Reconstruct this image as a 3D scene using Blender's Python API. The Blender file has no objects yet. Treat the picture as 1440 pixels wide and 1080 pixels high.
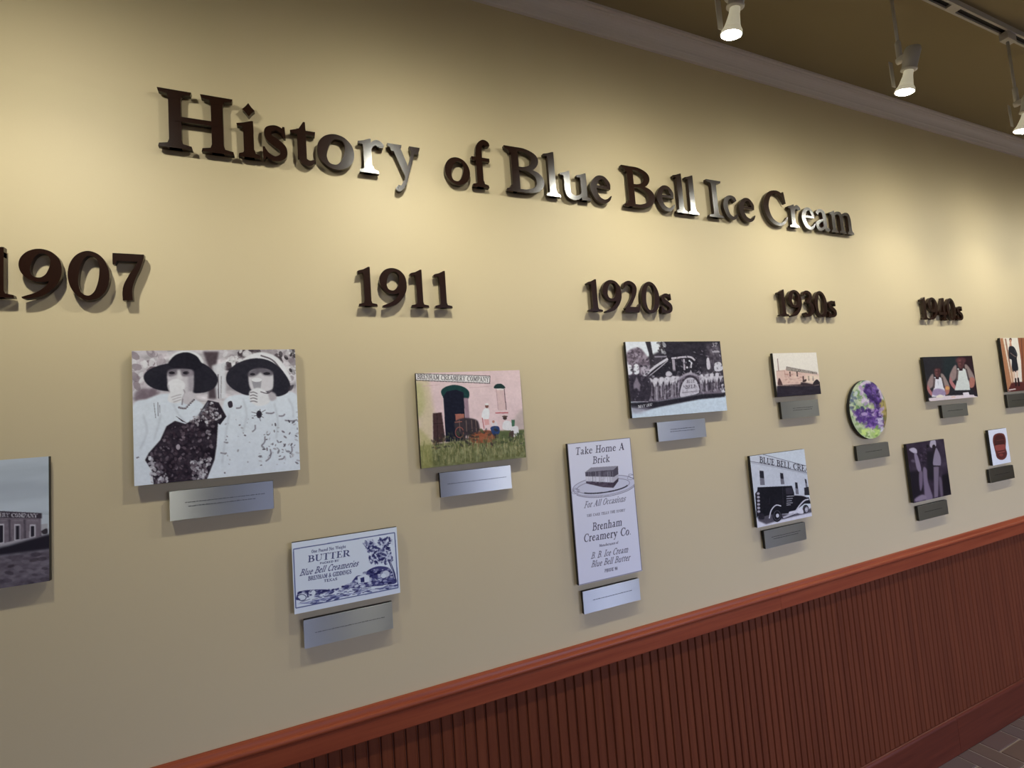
import bpy, bmesh, math, random
import numpy as np
from mathutils import Matrix, Vector

# ------------------------------------------------------------------ camera, world, light, exposure
SC = bpy.context.scene
COL = SC.collection
ZC = 1.571            # lens height above the floor
FACE = 1.35           # distance of sign and letter faces in front of the lens
WALL = 1.368          # distance of the painted wall
CEIL = 2.966
cam_d = bpy.data.cameras.new('camera')
cam_d.sensor_width = 36.0
cam_d.lens = 705.59 * 36.0 / 1440.0
cam_d.clip_start = 0.05
cam = bpy.data.objects.new('camera', cam_d)
COL.objects.link(cam)
_r = Vector((0.913548, -0.39988692, -0.07430005))
_u = Vector((0.0385318, -0.09676559, 0.99456107))
_w = Vector((0.40490165, 0.91144219, 0.07299165))
_m = Matrix((_r, _u, -_w)).transposed().to_4x4()
_m.translation = (0, 0, ZC)
cam.matrix_world = _m
SC.camera = cam

world = bpy.data.worlds.new('overcast_sky')
SC.world = world
world.use_nodes = True
_N, _L = world.node_tree.nodes, world.node_tree.links
_bg = _N['Background']
_tc = _N.new('ShaderNodeTexCoord'); _sx = _N.new('ShaderNodeSeparateXYZ'); _rp = _N.new('ShaderNodeValToRGB')
_mr = _N.new('ShaderNodeMapRange'); _mr.inputs[1].default_value = -1.0; _mr.inputs[2].default_value = 1.0
_L.new(_tc.outputs['Generated'], _sx.inputs[0]); _L.new(_sx.outputs[2], _mr.inputs[0]); _L.new(_mr.outputs[0], _rp.inputs[0])
_e = _rp.color_ramp.elements
_e[0].position = 0.49; _e[0].color = (0.045, 0.045, 0.04, 1)      # ground outside
_e[1].position = 0.515; _e[1].color = (0.62, 0.69, 1.0, 1)         # hazy horizon
_x = _e.new(0.75); _x.color = (0.46, 0.57, 1.0, 1)                 # blue sky
_L.new(_rp.outputs[0], _bg.inputs[0])
_bg.inputs[1].default_value = 29.0

SC.view_settings.view_transform = 'Standard'
SC.view_settings.look = 'None'
SC.view_settings.gamma = 1.0
SC.view_settings.use_curve_mapping = False
SC.view_settings.exposure = 0.0
SC.cycles.use_denoising = True
SC.cycles.max_bounces = 8

BULB_E = 575.0        # emission of the lit bulb lenses on the track
TRACK_W = 10.5        # forward beam of each flood bulb
LAMP_COL = (1.0, 0.985, 0.85)

# ------------------------------------------------------------------ materials
def lin(c):
    c = np.asarray(c, float) / 255.0
    return np.where(c <= 0.04045, c / 12.92, ((c + 0.055) / 1.055) ** 2.4)

def new_mat(name):
    m = bpy.data.materials.new(name)
    m.use_nodes = True
    return m, m.node_tree, m.node_tree.nodes['Principled BSDF']

def simple(name, rgb, rough=0.5, metal=0.0, spec=0.5, coat=0.0, coat_rough=0.1):
    m, nt, b = new_mat(name)
    b.inputs['Base Color'].default_value = (*lin(rgb), 1)
    b.inputs['Roughness'].default_value = rough
    b.inputs['Metallic'].default_value = metal
    b.inputs['Specular IOR Level'].default_value = spec
    b.inputs['Coat Weight'].default_value = coat
    b.inputs['Coat Roughness'].default_value = coat_rough
    return m

def emit(name, col, strength):
    m, nt, b = new_mat(name)
    b.inputs['Base Color'].default_value = (0.8, 0.8, 0.8, 1)
    b.inputs['Emission Color'].default_value = (*col, 1)
    b.inputs['Emission Strength'].default_value = strength
    return m

def paint(name, rgb, rough=0.6, bump=0.03, scale=260):
    m, nt, b = new_mat(name)
    N, L = nt.nodes, nt.links
    tc = N.new('ShaderNodeTexCoord')
    n1 = N.new('ShaderNodeTexNoise'); n1.inputs['Scale'].default_value = 1.7; n1.inputs['Detail'].default_value = 3
    mix = N.new('ShaderNodeMix'); mix.data_type = 'RGBA'
    c = lin(rgb)
    mix.inputs[6].default_value = (*(c * 0.97), 1); mix.inputs[7].default_value = (*(c * 1.03), 1)
    n2 = N.new('ShaderNodeTexNoise'); n2.inputs['Scale'].default_value = scale; n2.inputs['Detail'].default_value = 2
    bp = N.new('ShaderNodeBump'); bp.inputs['Strength'].default_value = bump; bp.inputs['Distance'].default_value = 0.002
    L.new(tc.outputs['Object'], n1.inputs['Vector']); L.new(tc.outputs['Object'], n2.inputs['Vector'])
    L.new(n1.outputs['Fac'], mix.inputs[0]); L.new(mix.outputs[2], b.inputs['Base Color'])
    L.new(n2.outputs['Fac'], bp.inputs['Height']); L.new(bp.outputs['Normal'], b.inputs['Normal'])
    b.inputs['Roughness'].default_value = rough
    return m

def wood(name, dark, light, along='x', rough=0.38, spec=0.4):
    m, nt, b = new_mat(name)
    N, L = nt.nodes, nt.links
    tc = N.new('ShaderNodeTexCoord')
    mp = N.new('ShaderNodeMapping')
    mp.inputs['Scale'].default_value = (1.2, 30, 30) if along == 'x' else (46, 46, 1.6)
    n1 = N.new('ShaderNodeTexNoise'); n1.inputs['Scale'].default_value = 2.2; n1.inputs['Detail'].default_value = 6
    n1.inputs['Roughness'].default_value = 0.6
    oi = N.new('ShaderNodeObjectInfo')
    add = N.new('ShaderNodeVectorMath'); add.operation = 'ADD'
    sc = N.new('ShaderNodeVectorMath'); sc.operation = 'SCALE'; sc.inputs['Scale'].default_value = 7.0
    cr = N.new('ShaderNodeCombineXYZ')
    for k in range(3): L.new(oi.outputs['Random'], cr.inputs[k])
    L.new(cr.outputs[0], sc.inputs[0])
    L.new(tc.outputs['Object'], add.inputs[0]); L.new(sc.outputs[0], add.inputs[1])
    L.new(add.outputs[0], mp.inputs['Vector']); L.new(mp.outputs[0], n1.inputs['Vector'])
    ramp = N.new('ShaderNodeValToRGB')
    ramp.color_ramp.elements[0].position = 0.3; ramp.color_ramp.elements[0].color = (*lin(dark), 1)
    ramp.color_ramp.elements[1].position = 0.72; ramp.color_ramp.elements[1].color = (*lin(light), 1)
    L.new(n1.outputs['Fac'], ramp.inputs[0])
    hsv = N.new('ShaderNodeHueSaturation')
    mr = N.new('ShaderNodeMapRange'); mr.inputs[3].default_value = 0.92; mr.inputs[4].default_value = 1.08
    L.new(oi.outputs['Random'], mr.inputs[0]); L.new(mr.outputs[0], hsv.inputs['Value'])
    L.new(ramp.outputs[0], hsv.inputs['Color']); L.new(hsv.outputs[0], b.inputs['Base Color'])
    b.inputs['Roughness'].default_value = rough
    b.inputs['Specular IOR Level'].default_value = spec
    return m

def brick_piece_mat():
    m, nt, b = new_mat('brick_clay')
    N, L = nt.nodes, nt.links
    tc = N.new('ShaderNodeTexCoord'); oi = N.new('ShaderNodeObjectInfo')
    n = N.new('ShaderNodeTexNoise'); n.inputs['Scale'].default_value = 45; n.inputs['Detail'].default_value = 5
    L.new(tc.outputs['Object'], n.inputs['Vector'])
    r = N.new('ShaderNodeValToRGB')
    e = r.color_ramp.elements
    e[0].position = 0.0; e[0].color = (*lin((96, 66, 60)), 1)
    e[1].position = 1.0; e[1].color = (*lin((98, 74, 62)), 1)
    x = e.new(0.5); x.color = (*lin((92, 74, 72)), 1)
    L.new(oi.outputs['Random'], r.inputs[0])
    mx = N.new('ShaderNodeMix'); mx.data_type = 'RGBA'; mx.blend_type = 'MULTIPLY'; mx.inputs[0].default_value = 0.5
    L.new(r.outputs[0], mx.inputs[6]); L.new(n.outputs['Color'], mx.inputs[7])
    g = N.new('ShaderNodeMix'); g.data_type = 'RGBA'; g.blend_type = 'MIX'; g.inputs[0].default_value = 0.65
    L.new(mx.outputs[2], g.inputs[6]); L.new(r.outputs[0], g.inputs[7])
    L.new(g.outputs[2], b.inputs['Base Color'])
    bp = N.new('ShaderNodeBump'); bp.inputs['Strength'].default_value = 0.3; bp.inputs['Distance'].default_value = 0.002
    L.new(n.outputs['Fac'], bp.inputs['Height']); L.new(bp.outputs[0], b.inputs['Normal'])
    b.inputs['Roughness'].default_value = 0.6
    return m

def far_brick_mat():
    """the same basket weave carried on where single bricks can no longer be told apart"""
    m, nt, b = new_mat('brick_floor_far')
    N, L = nt.nodes, nt.links
    tc = N.new('ShaderNodeTexCoord')
    mp = N.new('ShaderNodeMapping'); mp.vector_type = 'POINT'
    mp.inputs['Location'].default_value = (-2.730, -WALL, 0.05); mp.inputs['Scale'].default_value = (1, 1, 0)
    L.new(tc.outputs['Object'], mp.inputs['Vector'])
    tex = []
    for w, h in ((0.1735, 0.1735/2), (0.1735/2, 0.1735)):
        t = N.new('ShaderNodeTexBrick'); t.offset = 0.0; t.squash = 1.0
        t.inputs['Color1'].default_value = (*lin((92, 66, 60)), 1); t.inputs['Color2'].default_value = (*lin((98, 76, 66)), 1)
        t.inputs['Mortar'].default_value = (*lin((140, 124, 114)), 1)
        t.inputs['Scale'].default_value = 1.0; t.inputs['Mortar Size'].default_value = 0.0037; t.inputs['Mortar Smooth'].default_value = 0.0
        t.inputs['Brick Width'].default_value = w; t.inputs['Row Height'].default_value = h
        L.new(mp.outputs[0], t.inputs['Vector']); tex.append(t)
    ck = N.new('ShaderNodeTexChecker'); ck.inputs['Scale'].default_value = 1/0.1735
    L.new(mp.outputs[0], ck.inputs['Vector'])
    mx = N.new('ShaderNodeMix'); mx.data_type = 'RGBA'
    L.new(ck.outputs['Fac'], mx.inputs[0]); L.new(tex[0].outputs['Color'], mx.inputs[6]); L.new(tex[1].outputs['Color'], mx.inputs[7])
    L.new(mx.outputs[2], b.inputs['Base Color'])
    b.inputs['Roughness'].default_value = 0.65
    return m

def print_mat():
    m, nt, b = new_mat('printed_panel_face')
    N, L = nt.nodes, nt.links
    at = N.new('ShaderNodeAttribute'); at.attribute_name = 'ink'
    L.new(at.outputs['Color'], b.inputs['Base Color'])
    b.inputs['Roughness'].default_value = 0.5
    b.inputs['Specular IOR Level'].default_value = 0.15
    return m

def brushed_mat():
    m, nt, b = new_mat('brushed_steel')
    N, L = nt.nodes, nt.links
    tc = N.new('ShaderNodeTexCoord')
    mp = N.new('ShaderNodeMapping'); mp.inputs['Scale'].default_value = (4, 4, 900)
    n = N.new('ShaderNodeTexNoise'); n.inputs['Scale'].default_value = 1.0; n.inputs['Detail'].default_value = 2
    L.new(tc.outputs['Object'], mp.inputs['Vector']); L.new(mp.outputs[0], n.inputs['Vector'])
    mr = N.new('ShaderNodeMapRange'); mr.inputs[3].default_value = 0.40; mr.inputs[4].default_value = 0.47
    L.new(n.outputs['Fac'], mr.inputs[0]); L.new(mr.outputs[0], b.inputs['Roughness'])
    b.inputs['Base Color'].default_value = (0.44, 0.45, 0.46, 1)
    b.inputs['Metallic'].default_value = 1.0
    b.inputs['Anisotropic'].default_value = 0.98
    b.inputs['Anisotropic Rotation'].default_value = 0.25
    tg = N.new('ShaderNodeTangent'); tg.direction_type = 'UV_MAP'; tg.uv_map = 'brush'
    L.new(tg.outputs[0], b.inputs['Tangent'])
    return m

def thin_glass():
    m = bpy.data.materials.new('window_glass'); m.use_nodes = True
    nt = m.node_tree; N, L = nt.nodes, nt.links
    N.remove(N['Principled BSDF'])
    tr = N.new('ShaderNodeBsdfTransparent'); gl = N.new('ShaderNodeBsdfGlossy'); gl.inputs['Roughness'].default_value = 0.02
    fr = N.new('ShaderNodeFresnel'); fr.inputs[0].default_value = 1.45
    mx = N.new('ShaderNodeMixShader')
    L.new(fr.outputs[0], mx.inputs[0]); L.new(tr.outputs[0], mx.inputs[1]); L.new(gl.outputs[0], mx.inputs[2])
    L.new(mx.outputs[0], N['Material Output'].inputs[0])
    return m

M = dict(
    wall=paint('khaki_wall_paint', (203, 186, 149)),
    ceil=paint('olive_ceiling_paint', (158, 144, 110), rough=0.8),
    crown=paint('off_white_trim_paint', (226, 216, 212), rough=0.5, bump=0.0),
    rail=wood('cherry_stained_rail', (130, 58, 34), (152, 76, 46), 'x', 0.4, 0.25),
    base=wood('cherry_stained_base', (80, 33, 19), (98, 44, 27), 'x', 0.42, 0.25),
    plank=wood('cherry_stained_plank', (92, 44, 24), (108, 56, 32), 'z', 0.55, 0.15),
    groove=simple('dark_groove', (70, 34, 22), 0.7),
    bronze=simple('dark_bronze_letter', (38, 20, 13), 0.23, 0.0, 0.5),
    black=simple('black_panel_edge', (16, 15, 15), 0.55),
    steel=brushed_mat(),
    ink=simple('engraved_ink', (58, 58, 60), 0.6),
    printf=print_mat(),
    spacer=simple('black_spacer', (20, 20, 20), 0.6),
    white_metal=simple('white_enamel', (214, 210, 204), 0.4),
    grey_metal=simple('grey_enamel', (196, 193, 190), 0.45),
    slot=simple('dark_track_slot', (18, 15, 12), 0.6),
    bulb_body=emit('glowing_bulb_glass', (1.0, 0.90, 0.62), 0.28),
    bulb_face=emit('lit_bulb_face', LAMP_COL, BULB_E),
    mortar=paint('grey_mortar', (140, 124, 114), 0.85, 0.1, 400),
    brick=brick_piece_mat(),
    floor=far_brick_mat(),
    plaster=paint('cream_plaster', (196, 184, 150)),
    frame=simple('brown_window_frame', (92, 62, 46), 0.4),
    glass=thin_glass(),
)

# ------------------------------------------------------------------ mesh helpers
def link(name, me, mat=None, parent=None, loc=None):
    o = bpy.data.objects.new(name, me)
    COL.objects.link(o)
    if mat is not None and me is not None and not me.materials:
        me.materials.append(mat)
    if parent is not None: o.parent = parent
    if loc is not None: o.location = loc
    return o

def empty(name, loc):
    o = bpy.data.objects.new(name, None)
    o.empty_display_size = 0.05
    COL.objects.link(o); o.location = loc
    return o

def tag(o, label, cat, group=None):
    o['label'] = label; o['category'] = cat
    if group: o['group'] = group
    return o

def bm_mesh(bm, name, recalc=True, smooth=False):
    if recalc: bmesh.ops.recalc_face_normals(bm, faces=bm.faces)
    me = bpy.data.meshes.new(name); bm.to_mesh(me); bm.free()
    if smooth:
        for p in me.polygons: p.use_smooth = True
    return me

def add_box(bm, x0, x1, y0, y1, z0, z1):
    v = [bm.verts.new(p) for p in ((x0,y0,z0),(x1,y0,z0),(x1,y1,z0),(x0,y1,z0),(x0,y0,z1),(x1,y0,z1),(x1,y1,z1),(x0,y1,z1))]
    for f in ((0,3,2,1),(4,5,6,7),(0,1,5,4),(1,2,6,5),(2,3,7,6),(3,0,4,7)): bm.faces.new([v[i] for i in f])

def box_mesh(name, *a, bevel=0.0):
    bm = bmesh.new(); add_box(bm, *a)
    if bevel: bmesh.ops.bevel(bm, geom=bm.edges[:], offset=bevel, segments=2, affect='EDGES', profile=0.6)
    return bm_mesh(bm, name)

def profile_mesh(name, prof, x0, x1):
    """prof: closed list of (y, z); extruded along x."""
    bm = bmesh.new()
    a = [bm.verts.new((x0, y, z)) for y, z in prof]; b = [bm.verts.new((x1, y, z)) for y, z in prof]
    n = len(prof)
    for i in range(n): bm.faces.new((a[i], a[(i+1) % n], b[(i+1) % n], b[i]))
    bm.faces.new(a); bm.faces.new(b[::-1])
    return bm_mesh(bm, name)

def lathe(bm, prof, seg=24, cap0=True, cap1=True):
    """prof: (radius, z) along +z"""
    rings = [[bm.verts.new((r*math.cos(2*math.pi*k/seg), r*math.sin(2*math.pi*k/seg), z)) for k in range(seg)] for r, z in prof]
    for a, b in zip(rings, rings[1:]):
        for k in range(seg): bm.faces.new((a[k], a[(k+1) % seg], b[(k+1) % seg], b[k]))
    if cap0: bm.faces.new(rings[0][::-1])
    if cap1: bm.faces.new(rings[-1])

def lathe_mesh(name, prof, seg=24, cap0=True, cap1=True, smooth=True):
    bm = bmesh.new(); lathe(bm, prof, seg, cap0, cap1)
    return bm_mesh(bm, name, smooth=smooth)

def struct(o):
    o['kind'] = 'structure'
    return o

# ------------------------------------------------------------------ the room
X0, X1, YB = -4.2, 8.4, -3.4
struct(link('wall_back', box_mesh('wall_back', X0, X1, WALL, WALL+0.1, 0, CEIL), M['wall']))
struct(link('wall_left', box_mesh('wall_left', X0-0.1, X0, YB-0.1, WALL+0.1, 0, CEIL), M['plaster']))
struct(link('wall_right', box_mesh('wall_right', X1, X1+0.1, YB-0.1, WALL+0.1, 0, CEIL), M['plaster']))
struct(link('ceiling', box_mesh('ceiling', X0-0.1, X1+0.1, YB-0.1, WALL+0.1, CEIL, CEIL+0.1), M['ceil']))
fl = struct(link('floor', box_mesh('floor', X0-0.1, X1+0.1, YB-0.1, WALL+0.1, -0.12, -0.008), M['floor']))

# window wall across the room: piers and bands around real openings
WX = [(-0.20, 0.27), (2.40, 0.62), (3.75, 0.62), (5.30, 0.62)]      # centre and width of each window
WZ0, WZ1 = 0.45, 2.40
bm = bmesh.new()
add_box(bm, X0, X1, YB-0.1, YB, 0, WZ0); add_box(bm, X0, X1, YB-0.1, YB, WZ1, CEIL)
ed = [X0] + [e for c, WW in WX for e in (c-WW/2, c+WW/2)] + [X1]
for a, b in zip(ed[::2], ed[1::2]): add_box(bm, a, b, YB-0.1, YB, WZ0, WZ1)
struct(link('wall_front', bm_mesh(bm, 'wall_front'), M['plaster']))
for k, (c, WW) in enumerate(WX):
    bm = bmesh.new(); t = 0.04
    a, b = c-WW/2, c+WW/2
    add_box(bm, a, a+t, YB-0.08, YB-0.02, WZ0, WZ1); add_box(bm, b-t, b, YB-0.08, YB-0.02, WZ0, WZ1)
    add_box(bm, a+t, b-t, YB-0.08, YB-0.02, WZ0, WZ0+t); add_box(bm, a+t, b-t, YB-0.08, YB-0.02, WZ1-t, WZ1)
    w = struct(link('window_%d' % (k+1), bm_mesh(bm, 'window_frame'), M['frame']))
    link('meeting_rail', box_mesh('meeting_rail', a+t, b-t, YB-0.075, YB-0.03, 1.63, 1.665), M['frame'], w)
    for z0, z1 in ((WZ0+t, 1.63), (1.665, WZ1-t)):
        link('window_pane', box_mesh('window_pane', a+t, b-t, YB-0.054, YB-0.050, z0, z1), M['glass'], w)
    link('window_sill', box_mesh('window_sill', a-0.05, b+0.05, YB+0.001, YB+0.05, WZ0-0.03, WZ0-0.002), M['frame'], w)
    ld = bpy.data.lights.new('sky_portal', 'AREA'); ld.shape = 'RECTANGLE'; ld.size = WW-2*t; ld.size_y = WZ1-WZ0-2*t
    ld.cycles.is_portal = True
    lo = bpy.data.objects.new('sky_portal', ld); COL.objects.link(lo)
    lo.location = (c, YB-0.015, (WZ0+WZ1)/2); lo.rotation_euler = (math.pi/2, 0, 0)

# brick floor, basket weave: pairs of bricks turned a quarter against the next pair
MOD = 0.1735
def brick_mesh(name, lx, ly):
    return box_mesh(name, -lx/2, lx/2, -ly/2, ly/2, -0.03, 0.0, bevel=0.0022)
BL, BS = MOD-0.0075, MOD/2-0.0075
me_x, me_y = brick_mesh('brick_along', BL, BS), brick_mesh('brick_across', BS, BL)
for me in (me_x, me_y): me.materials.append(M['brick'])
bx0, by1 = 2.730, WALL
rng = random.Random(4)
link('mortar_bed', box_mesh('mortar_bed', bx0-MOD*9, bx0+MOD*13, by1-MOD*6, by1, -0.02, -0.0035), M['mortar'], fl)
for i in range(-9, 13):
    for j in range(6):
        cx, cy = bx0+MOD*(i+0.5), by1-MOD*(j+0.5)
        for s in (-1, 1):
            dz = rng.uniform(-0.0012, 0.0)
            if (i+j) % 2 == 0: o = link('brick', me_x, None, fl, (cx, cy+s*MOD/4, dz))
            else: o = link('brick', me_y, None, fl, (cx+s*MOD/4, cy, dz))

# baseboard in lengths
Y = WALL
def base_prof():
    p = [(Y-0.001, 0.001), (Y-0.017, 0.001), (Y-0.017, 0.132)]
    for k in range(7):
        t = k/6*math.pi/2
        p.append((Y-0.017+0.011*(1-math.cos(t)) , 0.138+0.013*math.sin(t)))
    p += [(Y-0.001, 0.151)]
    return p
root = struct(empty('baseboard_back', (0, 0, 0)))
bs = [X0+0.002, -1.2, 0.95, 2.585, 5.0, X1-0.002]
for a, b in zip(bs, bs[1:]): link('board', profile_mesh('base_board', base_prof(), a+0.0006, b-0.0006), M['base'], root)

# wainscot: narrow beaded planks on a dark backing
PITCH, PX0 = 0.0311, 0.9195
tw = struct(link('trim_1', box_mesh('wainscot_backing', X0+0.002, X1-0.002, Y-0.0035, Y-0.0002, 0.1515, 0.8155), M['groove']))
def plank_mesh():
    w = PITCH/2-0.0009
    pr = [(-w, 0), (-w, -0.0016), (-w+0.0022, -0.0040), (w-0.0044, -0.0040), (w-0.0034, -0.0031), (w-0.0022, -0.0040), (w, -0.0018), (w, 0)]
    bm = bmesh.new()
    a = [bm.verts.new((x, y, 0.1525)) for x, y in pr]; b = [bm.verts.new((x, y, 0.815)) for x, y in pr]
    n = len(pr)
    for i in range(n): bm.faces.new((a[i], a[(i+1) % n], b[(i+1) % n], b[i]))
    bm.faces.new(a); bm.faces.new(b[::-1])
    return bm_mesh(bm, 'plank')
pm = plank_mesh(); pm.materials.append(M['plank'])
for i in range(-112, 178):
    link('plank', pm, None, tw, (PX0+PITCH*(i+0.5), Y-0.0037, 0))

# chair rail in lengths: thin back lip, rounded nose, flat apron
def rail_prof():
    p = [(Y-0.001, 0.816), (Y-0.019, 0.816), (Y-0.020, 0.818), (Y-0.020, 0.862)]
    for k in range(9):
        t = -math.pi/2 + k/8*math.pi*0.95
        p.append((Y-0.0190-0.0042*math.cos(t), 0.8695+0.0065*math.sin(t)))
    p += [(Y-0.0150, 0.8765), (Y-0.0125, 0.8800), (Y-0.0105, 0.8860), (Y-0.0075, 0.8900), (Y-0.001, 0.8905)]
    return p
root = struct(empty('trim_2', (0, 0, 0)))
rs = [X0+0.002, -2.0, 1.601, 4.6, X1-0.002]
for a, b in zip(rs, rs[1:]): link('rail_length', profile_mesh('rail_length', rail_prof(), a+0.0004, b-0.0004), M['rail'], root)

# crown moulding
def crown_prof():
    z0 = 2.890
    p = [(Y-0.001, z0), (Y-0.012, z0), (Y-0.013, z0+0.003), (Y-0.013, z0+0.013), (Y-0.010, z0+0.016), (Y-0.011, z0+0.022)]
    for k in range(7):
        t = k/6*math.pi/2
        p.append((Y-0.013-0.026*(1-math.cos(t)), z0+0.024+0.034*math.sin(t)))
    p += [(Y-0.042, z0+0.060), (Y-0.042, z0+0.064), (Y-0.050, z0+0.066), (Y-0.050, CEIL-0.0005), (Y-0.001, CEIL-0.0005)]
    return p
struct(link('trim_3', profile_mesh('crown_moulding', crown_prof(), X0+0.002, X1-0.002), M['crown']))

# ------------------------------------------------------------------ an old-style serif alphabet, built from polygons and swelling strokes
def crom(pts, closed=False, n=6):
    P = np.asarray(pts, float)
    if closed: Q = np.vstack([P[-1], P, P[0], P[1]])
    else: Q = np.vstack([2*P[0]-P[1], P, 2*P[-1]-P[-2]])
    out = []
    t = np.linspace(0, 1, n, endpoint=False)[:, None]
    for i in range(1, len(Q)-2):
        p0, p1, p2, p3 = Q[i-1], Q[i], Q[i+1], Q[i+2]
        out.append(0.5*((2*p1)+(-p0+p2)*t+(2*p0-5*p1+4*p2-p3)*t**2+(-p0+3*p1-3*p2+p3)*t**3))
    if not closed: out.append(Q[-2][None])
    return np.vstack(out)

def strip(pts, closed=False, n=6):
    """centre line with half widths -> left and right rails"""
    C = crom(pts, closed, n)
    xy, hw = C[:, :2], np.maximum(C[:, 2], 0.004)
    if closed: T = np.roll(xy, -1, 0)-np.roll(xy, 1, 0)
    else: T = np.gradient(xy, axis=0)
    T /= np.maximum(np.linalg.norm(T, axis=1), 1e-9)[:, None]
    Nn = np.stack([-T[:, 1], T[:, 0]], 1)
    return xy+Nn*hw[:, None], xy-Nn*hw[:, None]

XH = 0.645
def glyph(ch, S=0.165, T=0.075):
    """pieces of one character; cap height 1, origin on the baseline"""
    P = []
    h = S/2
    def poly(*p): P.append(('p', list(p)))
    def st(*p): P.append(('s', list(p), False))
    def ring(*p): P.append(('s', list(p), True))
    def bot(c, w, y=0.0, k=1):       # bracketed foot serif
        poly((c-w/2, y), (c+w/2, y), (c+w/2-0.012, y+k*T*0.72), (c+h+0.02, y+k*T*1.05), (c+h, y+k*T*1.9), (c-h, y+k*T*1.9), (c-h-0.02, y+k*T*1.05), (c-w/2+0.012, y+k*T*0.72))
    def top(c, w, y=1.0): bot(c, w, y, -1)
    def stem(c, y0=0.0, y1=1.0, w=None):
        w = (w or S)/2; poly((c-w, y0), (c+w, y0), (c+w, y1), (c-w, y1))
    def flag(c, y):                  # slanted head serif of a lowercase stem
        poly((c+h, y), (c+h, y-0.2), (c-h, y-0.2), (c-h-0.01, y-0.12), (c-h-0.10, y-0.115), (c-h-0.105, y-0.075), (c-h, y-0.05), (c+h-0.03, y))
    def bar(x0, x1, y, t=None):
        t = t or T; poly((x0, y-t/2), (x1, y-t/2), (x1, y+t/2), (x0, y+t/2))
    def tri(x, y0, y1, d):           # vertical end serif of an arm
        poly((x, y0), (x, y1), (x+d, y1), (x+d*0.5, (y0+y1)/2))
    def arch(c0, c1, y=XH):          # shoulder between two stems
        m = (c0+c1)/2
        st((c0, y-0.17, T*0.4), (c0+h+0.03, y-0.06, T*0.5), (m+0.04, y-0.028, T*0.62), (c1-0.04, y-0.06, h*0.8), (c1, y-0.2, h))
    def oval(cx, cy, rx, ry, a=h, b=None, tilt=0.35):
        b = b or T/2
        pts = []
        for k in range(12):
            t = 2*math.pi*k/12
            wgt = abs(math.cos(t+tilt))**1.6
            hw = b+(a*1.1-b)*wgt
            pts.append((cx+(rx-hw)*math.cos(t), cy+(ry-hw)*math.sin(t), hw))
        ring(*pts)
    w = 0.6
    if ch == 'I': stem(.25); bot(.25, .5); top(.25, .5); w = .5
    elif ch == 'H':
        for c in (.245, .815): stem(c); bot(c, .45); top(c, .45)
        bar(.245, .815, .505, T*1.15); w = 1.06
    elif ch == 'B':
        stem(.24); bot(.2, .38); top(.2, .38)
        st((.2, .962, T/2), (.46, .955, T*.55), (.66, .86, h*.8), (.70, .745, h*1.02), (.62, .60, h*.75), (.42, .535, T/2), (.2, .53, T/2))
        st((.2, .53, T/2), (.50, .525, T/2), (.74, .42, h*.85), (.80, .275, h*1.1), (.72, .12, h*.8), (.48, .04, T*.52), (.2, .038, T/2)); w = .9
    elif ch == 'C':
        st((.83, .74, .022), (.74, .90, T*.62), (.55, .965, T*.55), (.28, .85, h*.85), (.125, .51, h*1.15), (.26, .16, h*.9), (.54, .03, T*.6), (.76, .10, T*.5), (.90, .27, .014))
        poly((.80, .99), (.84, .99), (.885, .66), (.845, .66), (.77, .87)); w = .92
    elif ch == 'G':
        st((.83, .74, .022), (.74, .90, T*.62), (.55, .965, T*.55), (.28, .85, h*.85), (.125, .51, h*1.15), (.26, .16, h*.9), (.54, .03, T*.6), (.80, .09, T*.6))
        stem(.82, .04, .42); top(.82, .36, .47); tri(.87, .66, .99, -.09); w = 1.0
    elif ch == 'A':
        poly((.10, 0), (.16, 0), (.46, .86), (.42, .98)); poly((.40, 1.0), (.52, 1.0), (.90, 0), (.70, 0), (.38, .84))
        bar(.24, .68, .33); bot(.13, .28); bot(.80, .36); w = .98
    elif ch == 'D':
        stem(.24); bot(.2, .38); top(.2, .38)
        st((.2, .962, T/2), (.5, .95, T*.55), (.80, .78, h*.9), (.88, .5, h*1.1), (.80, .22, h*.9), (.5, .045, T*.55), (.2, .038, T/2)); w = .98
    elif ch in 'EFL':
        stem(.24); top(.2, .38)
        if ch != 'L': bar(.2, .68, .962); tri(.70, .70, 1.0, -.1); bar(.2, .55, .51); poly((.5, .36), (.56, .36), (.56, .66), (.5, .66), (.46, .51))
        if ch == 'F': bot(.24, .48)
        else: bot(.2, .38); bar(.2, .74, .038); poly((.66, 0), (.74, 0), (.80, .32), (.74, .32), (.68, .12))
        w = .80
    elif ch == 'K':
        stem(.24); bot(.24, .46); top(.24, .46); poly((.28, .40), (.34, .40), (.82, .96), (.70, .96)); poly((.42, .62), (.95, 0), (.72, 0), (.36, .5)); bot(.83, .34); top(.75, .34); w = .98
    elif ch == 'M':
        stem(.18, w=T); bot(.18, .3); top(.14, .26); stem(.97); bot(.97, .42); top(1.0, .34)
        poly((.12, 1), (.33, 1), (.66, .22), (.56, .0)); poly((.50, .12), (.60, .0), (.94, .92), (.86, .95)); w = 1.2
    elif ch == 'N':
        stem(.18, w=T); bot(.18, .3); stem(.84, w=T); top(.84, .3); top(.14, .26); poly((.12, 1), (.34, 1), (.88, .0), (.78, 0)); w = 1.0
    elif ch == 'O': oval(.48, .5, .46, .51, h*1.1); w = .98
    elif ch in 'PR':
        stem(.24); bot(.24, .46); top(.2, .38)
        st((.2, .962, T/2), (.48, .95, T*.55), (.70, .84, h*.85), (.74, .715, h*1.05), (.66, .55, h*.75), (.45, .465, T/2), (.2, .46, T/2)); w = .82
        if ch == 'R': poly((.40, .48), (.60, .50), (.98, 0), (.74, 0)); bot(.88, .26); w = 1.0
    elif ch == 'S':
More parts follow.
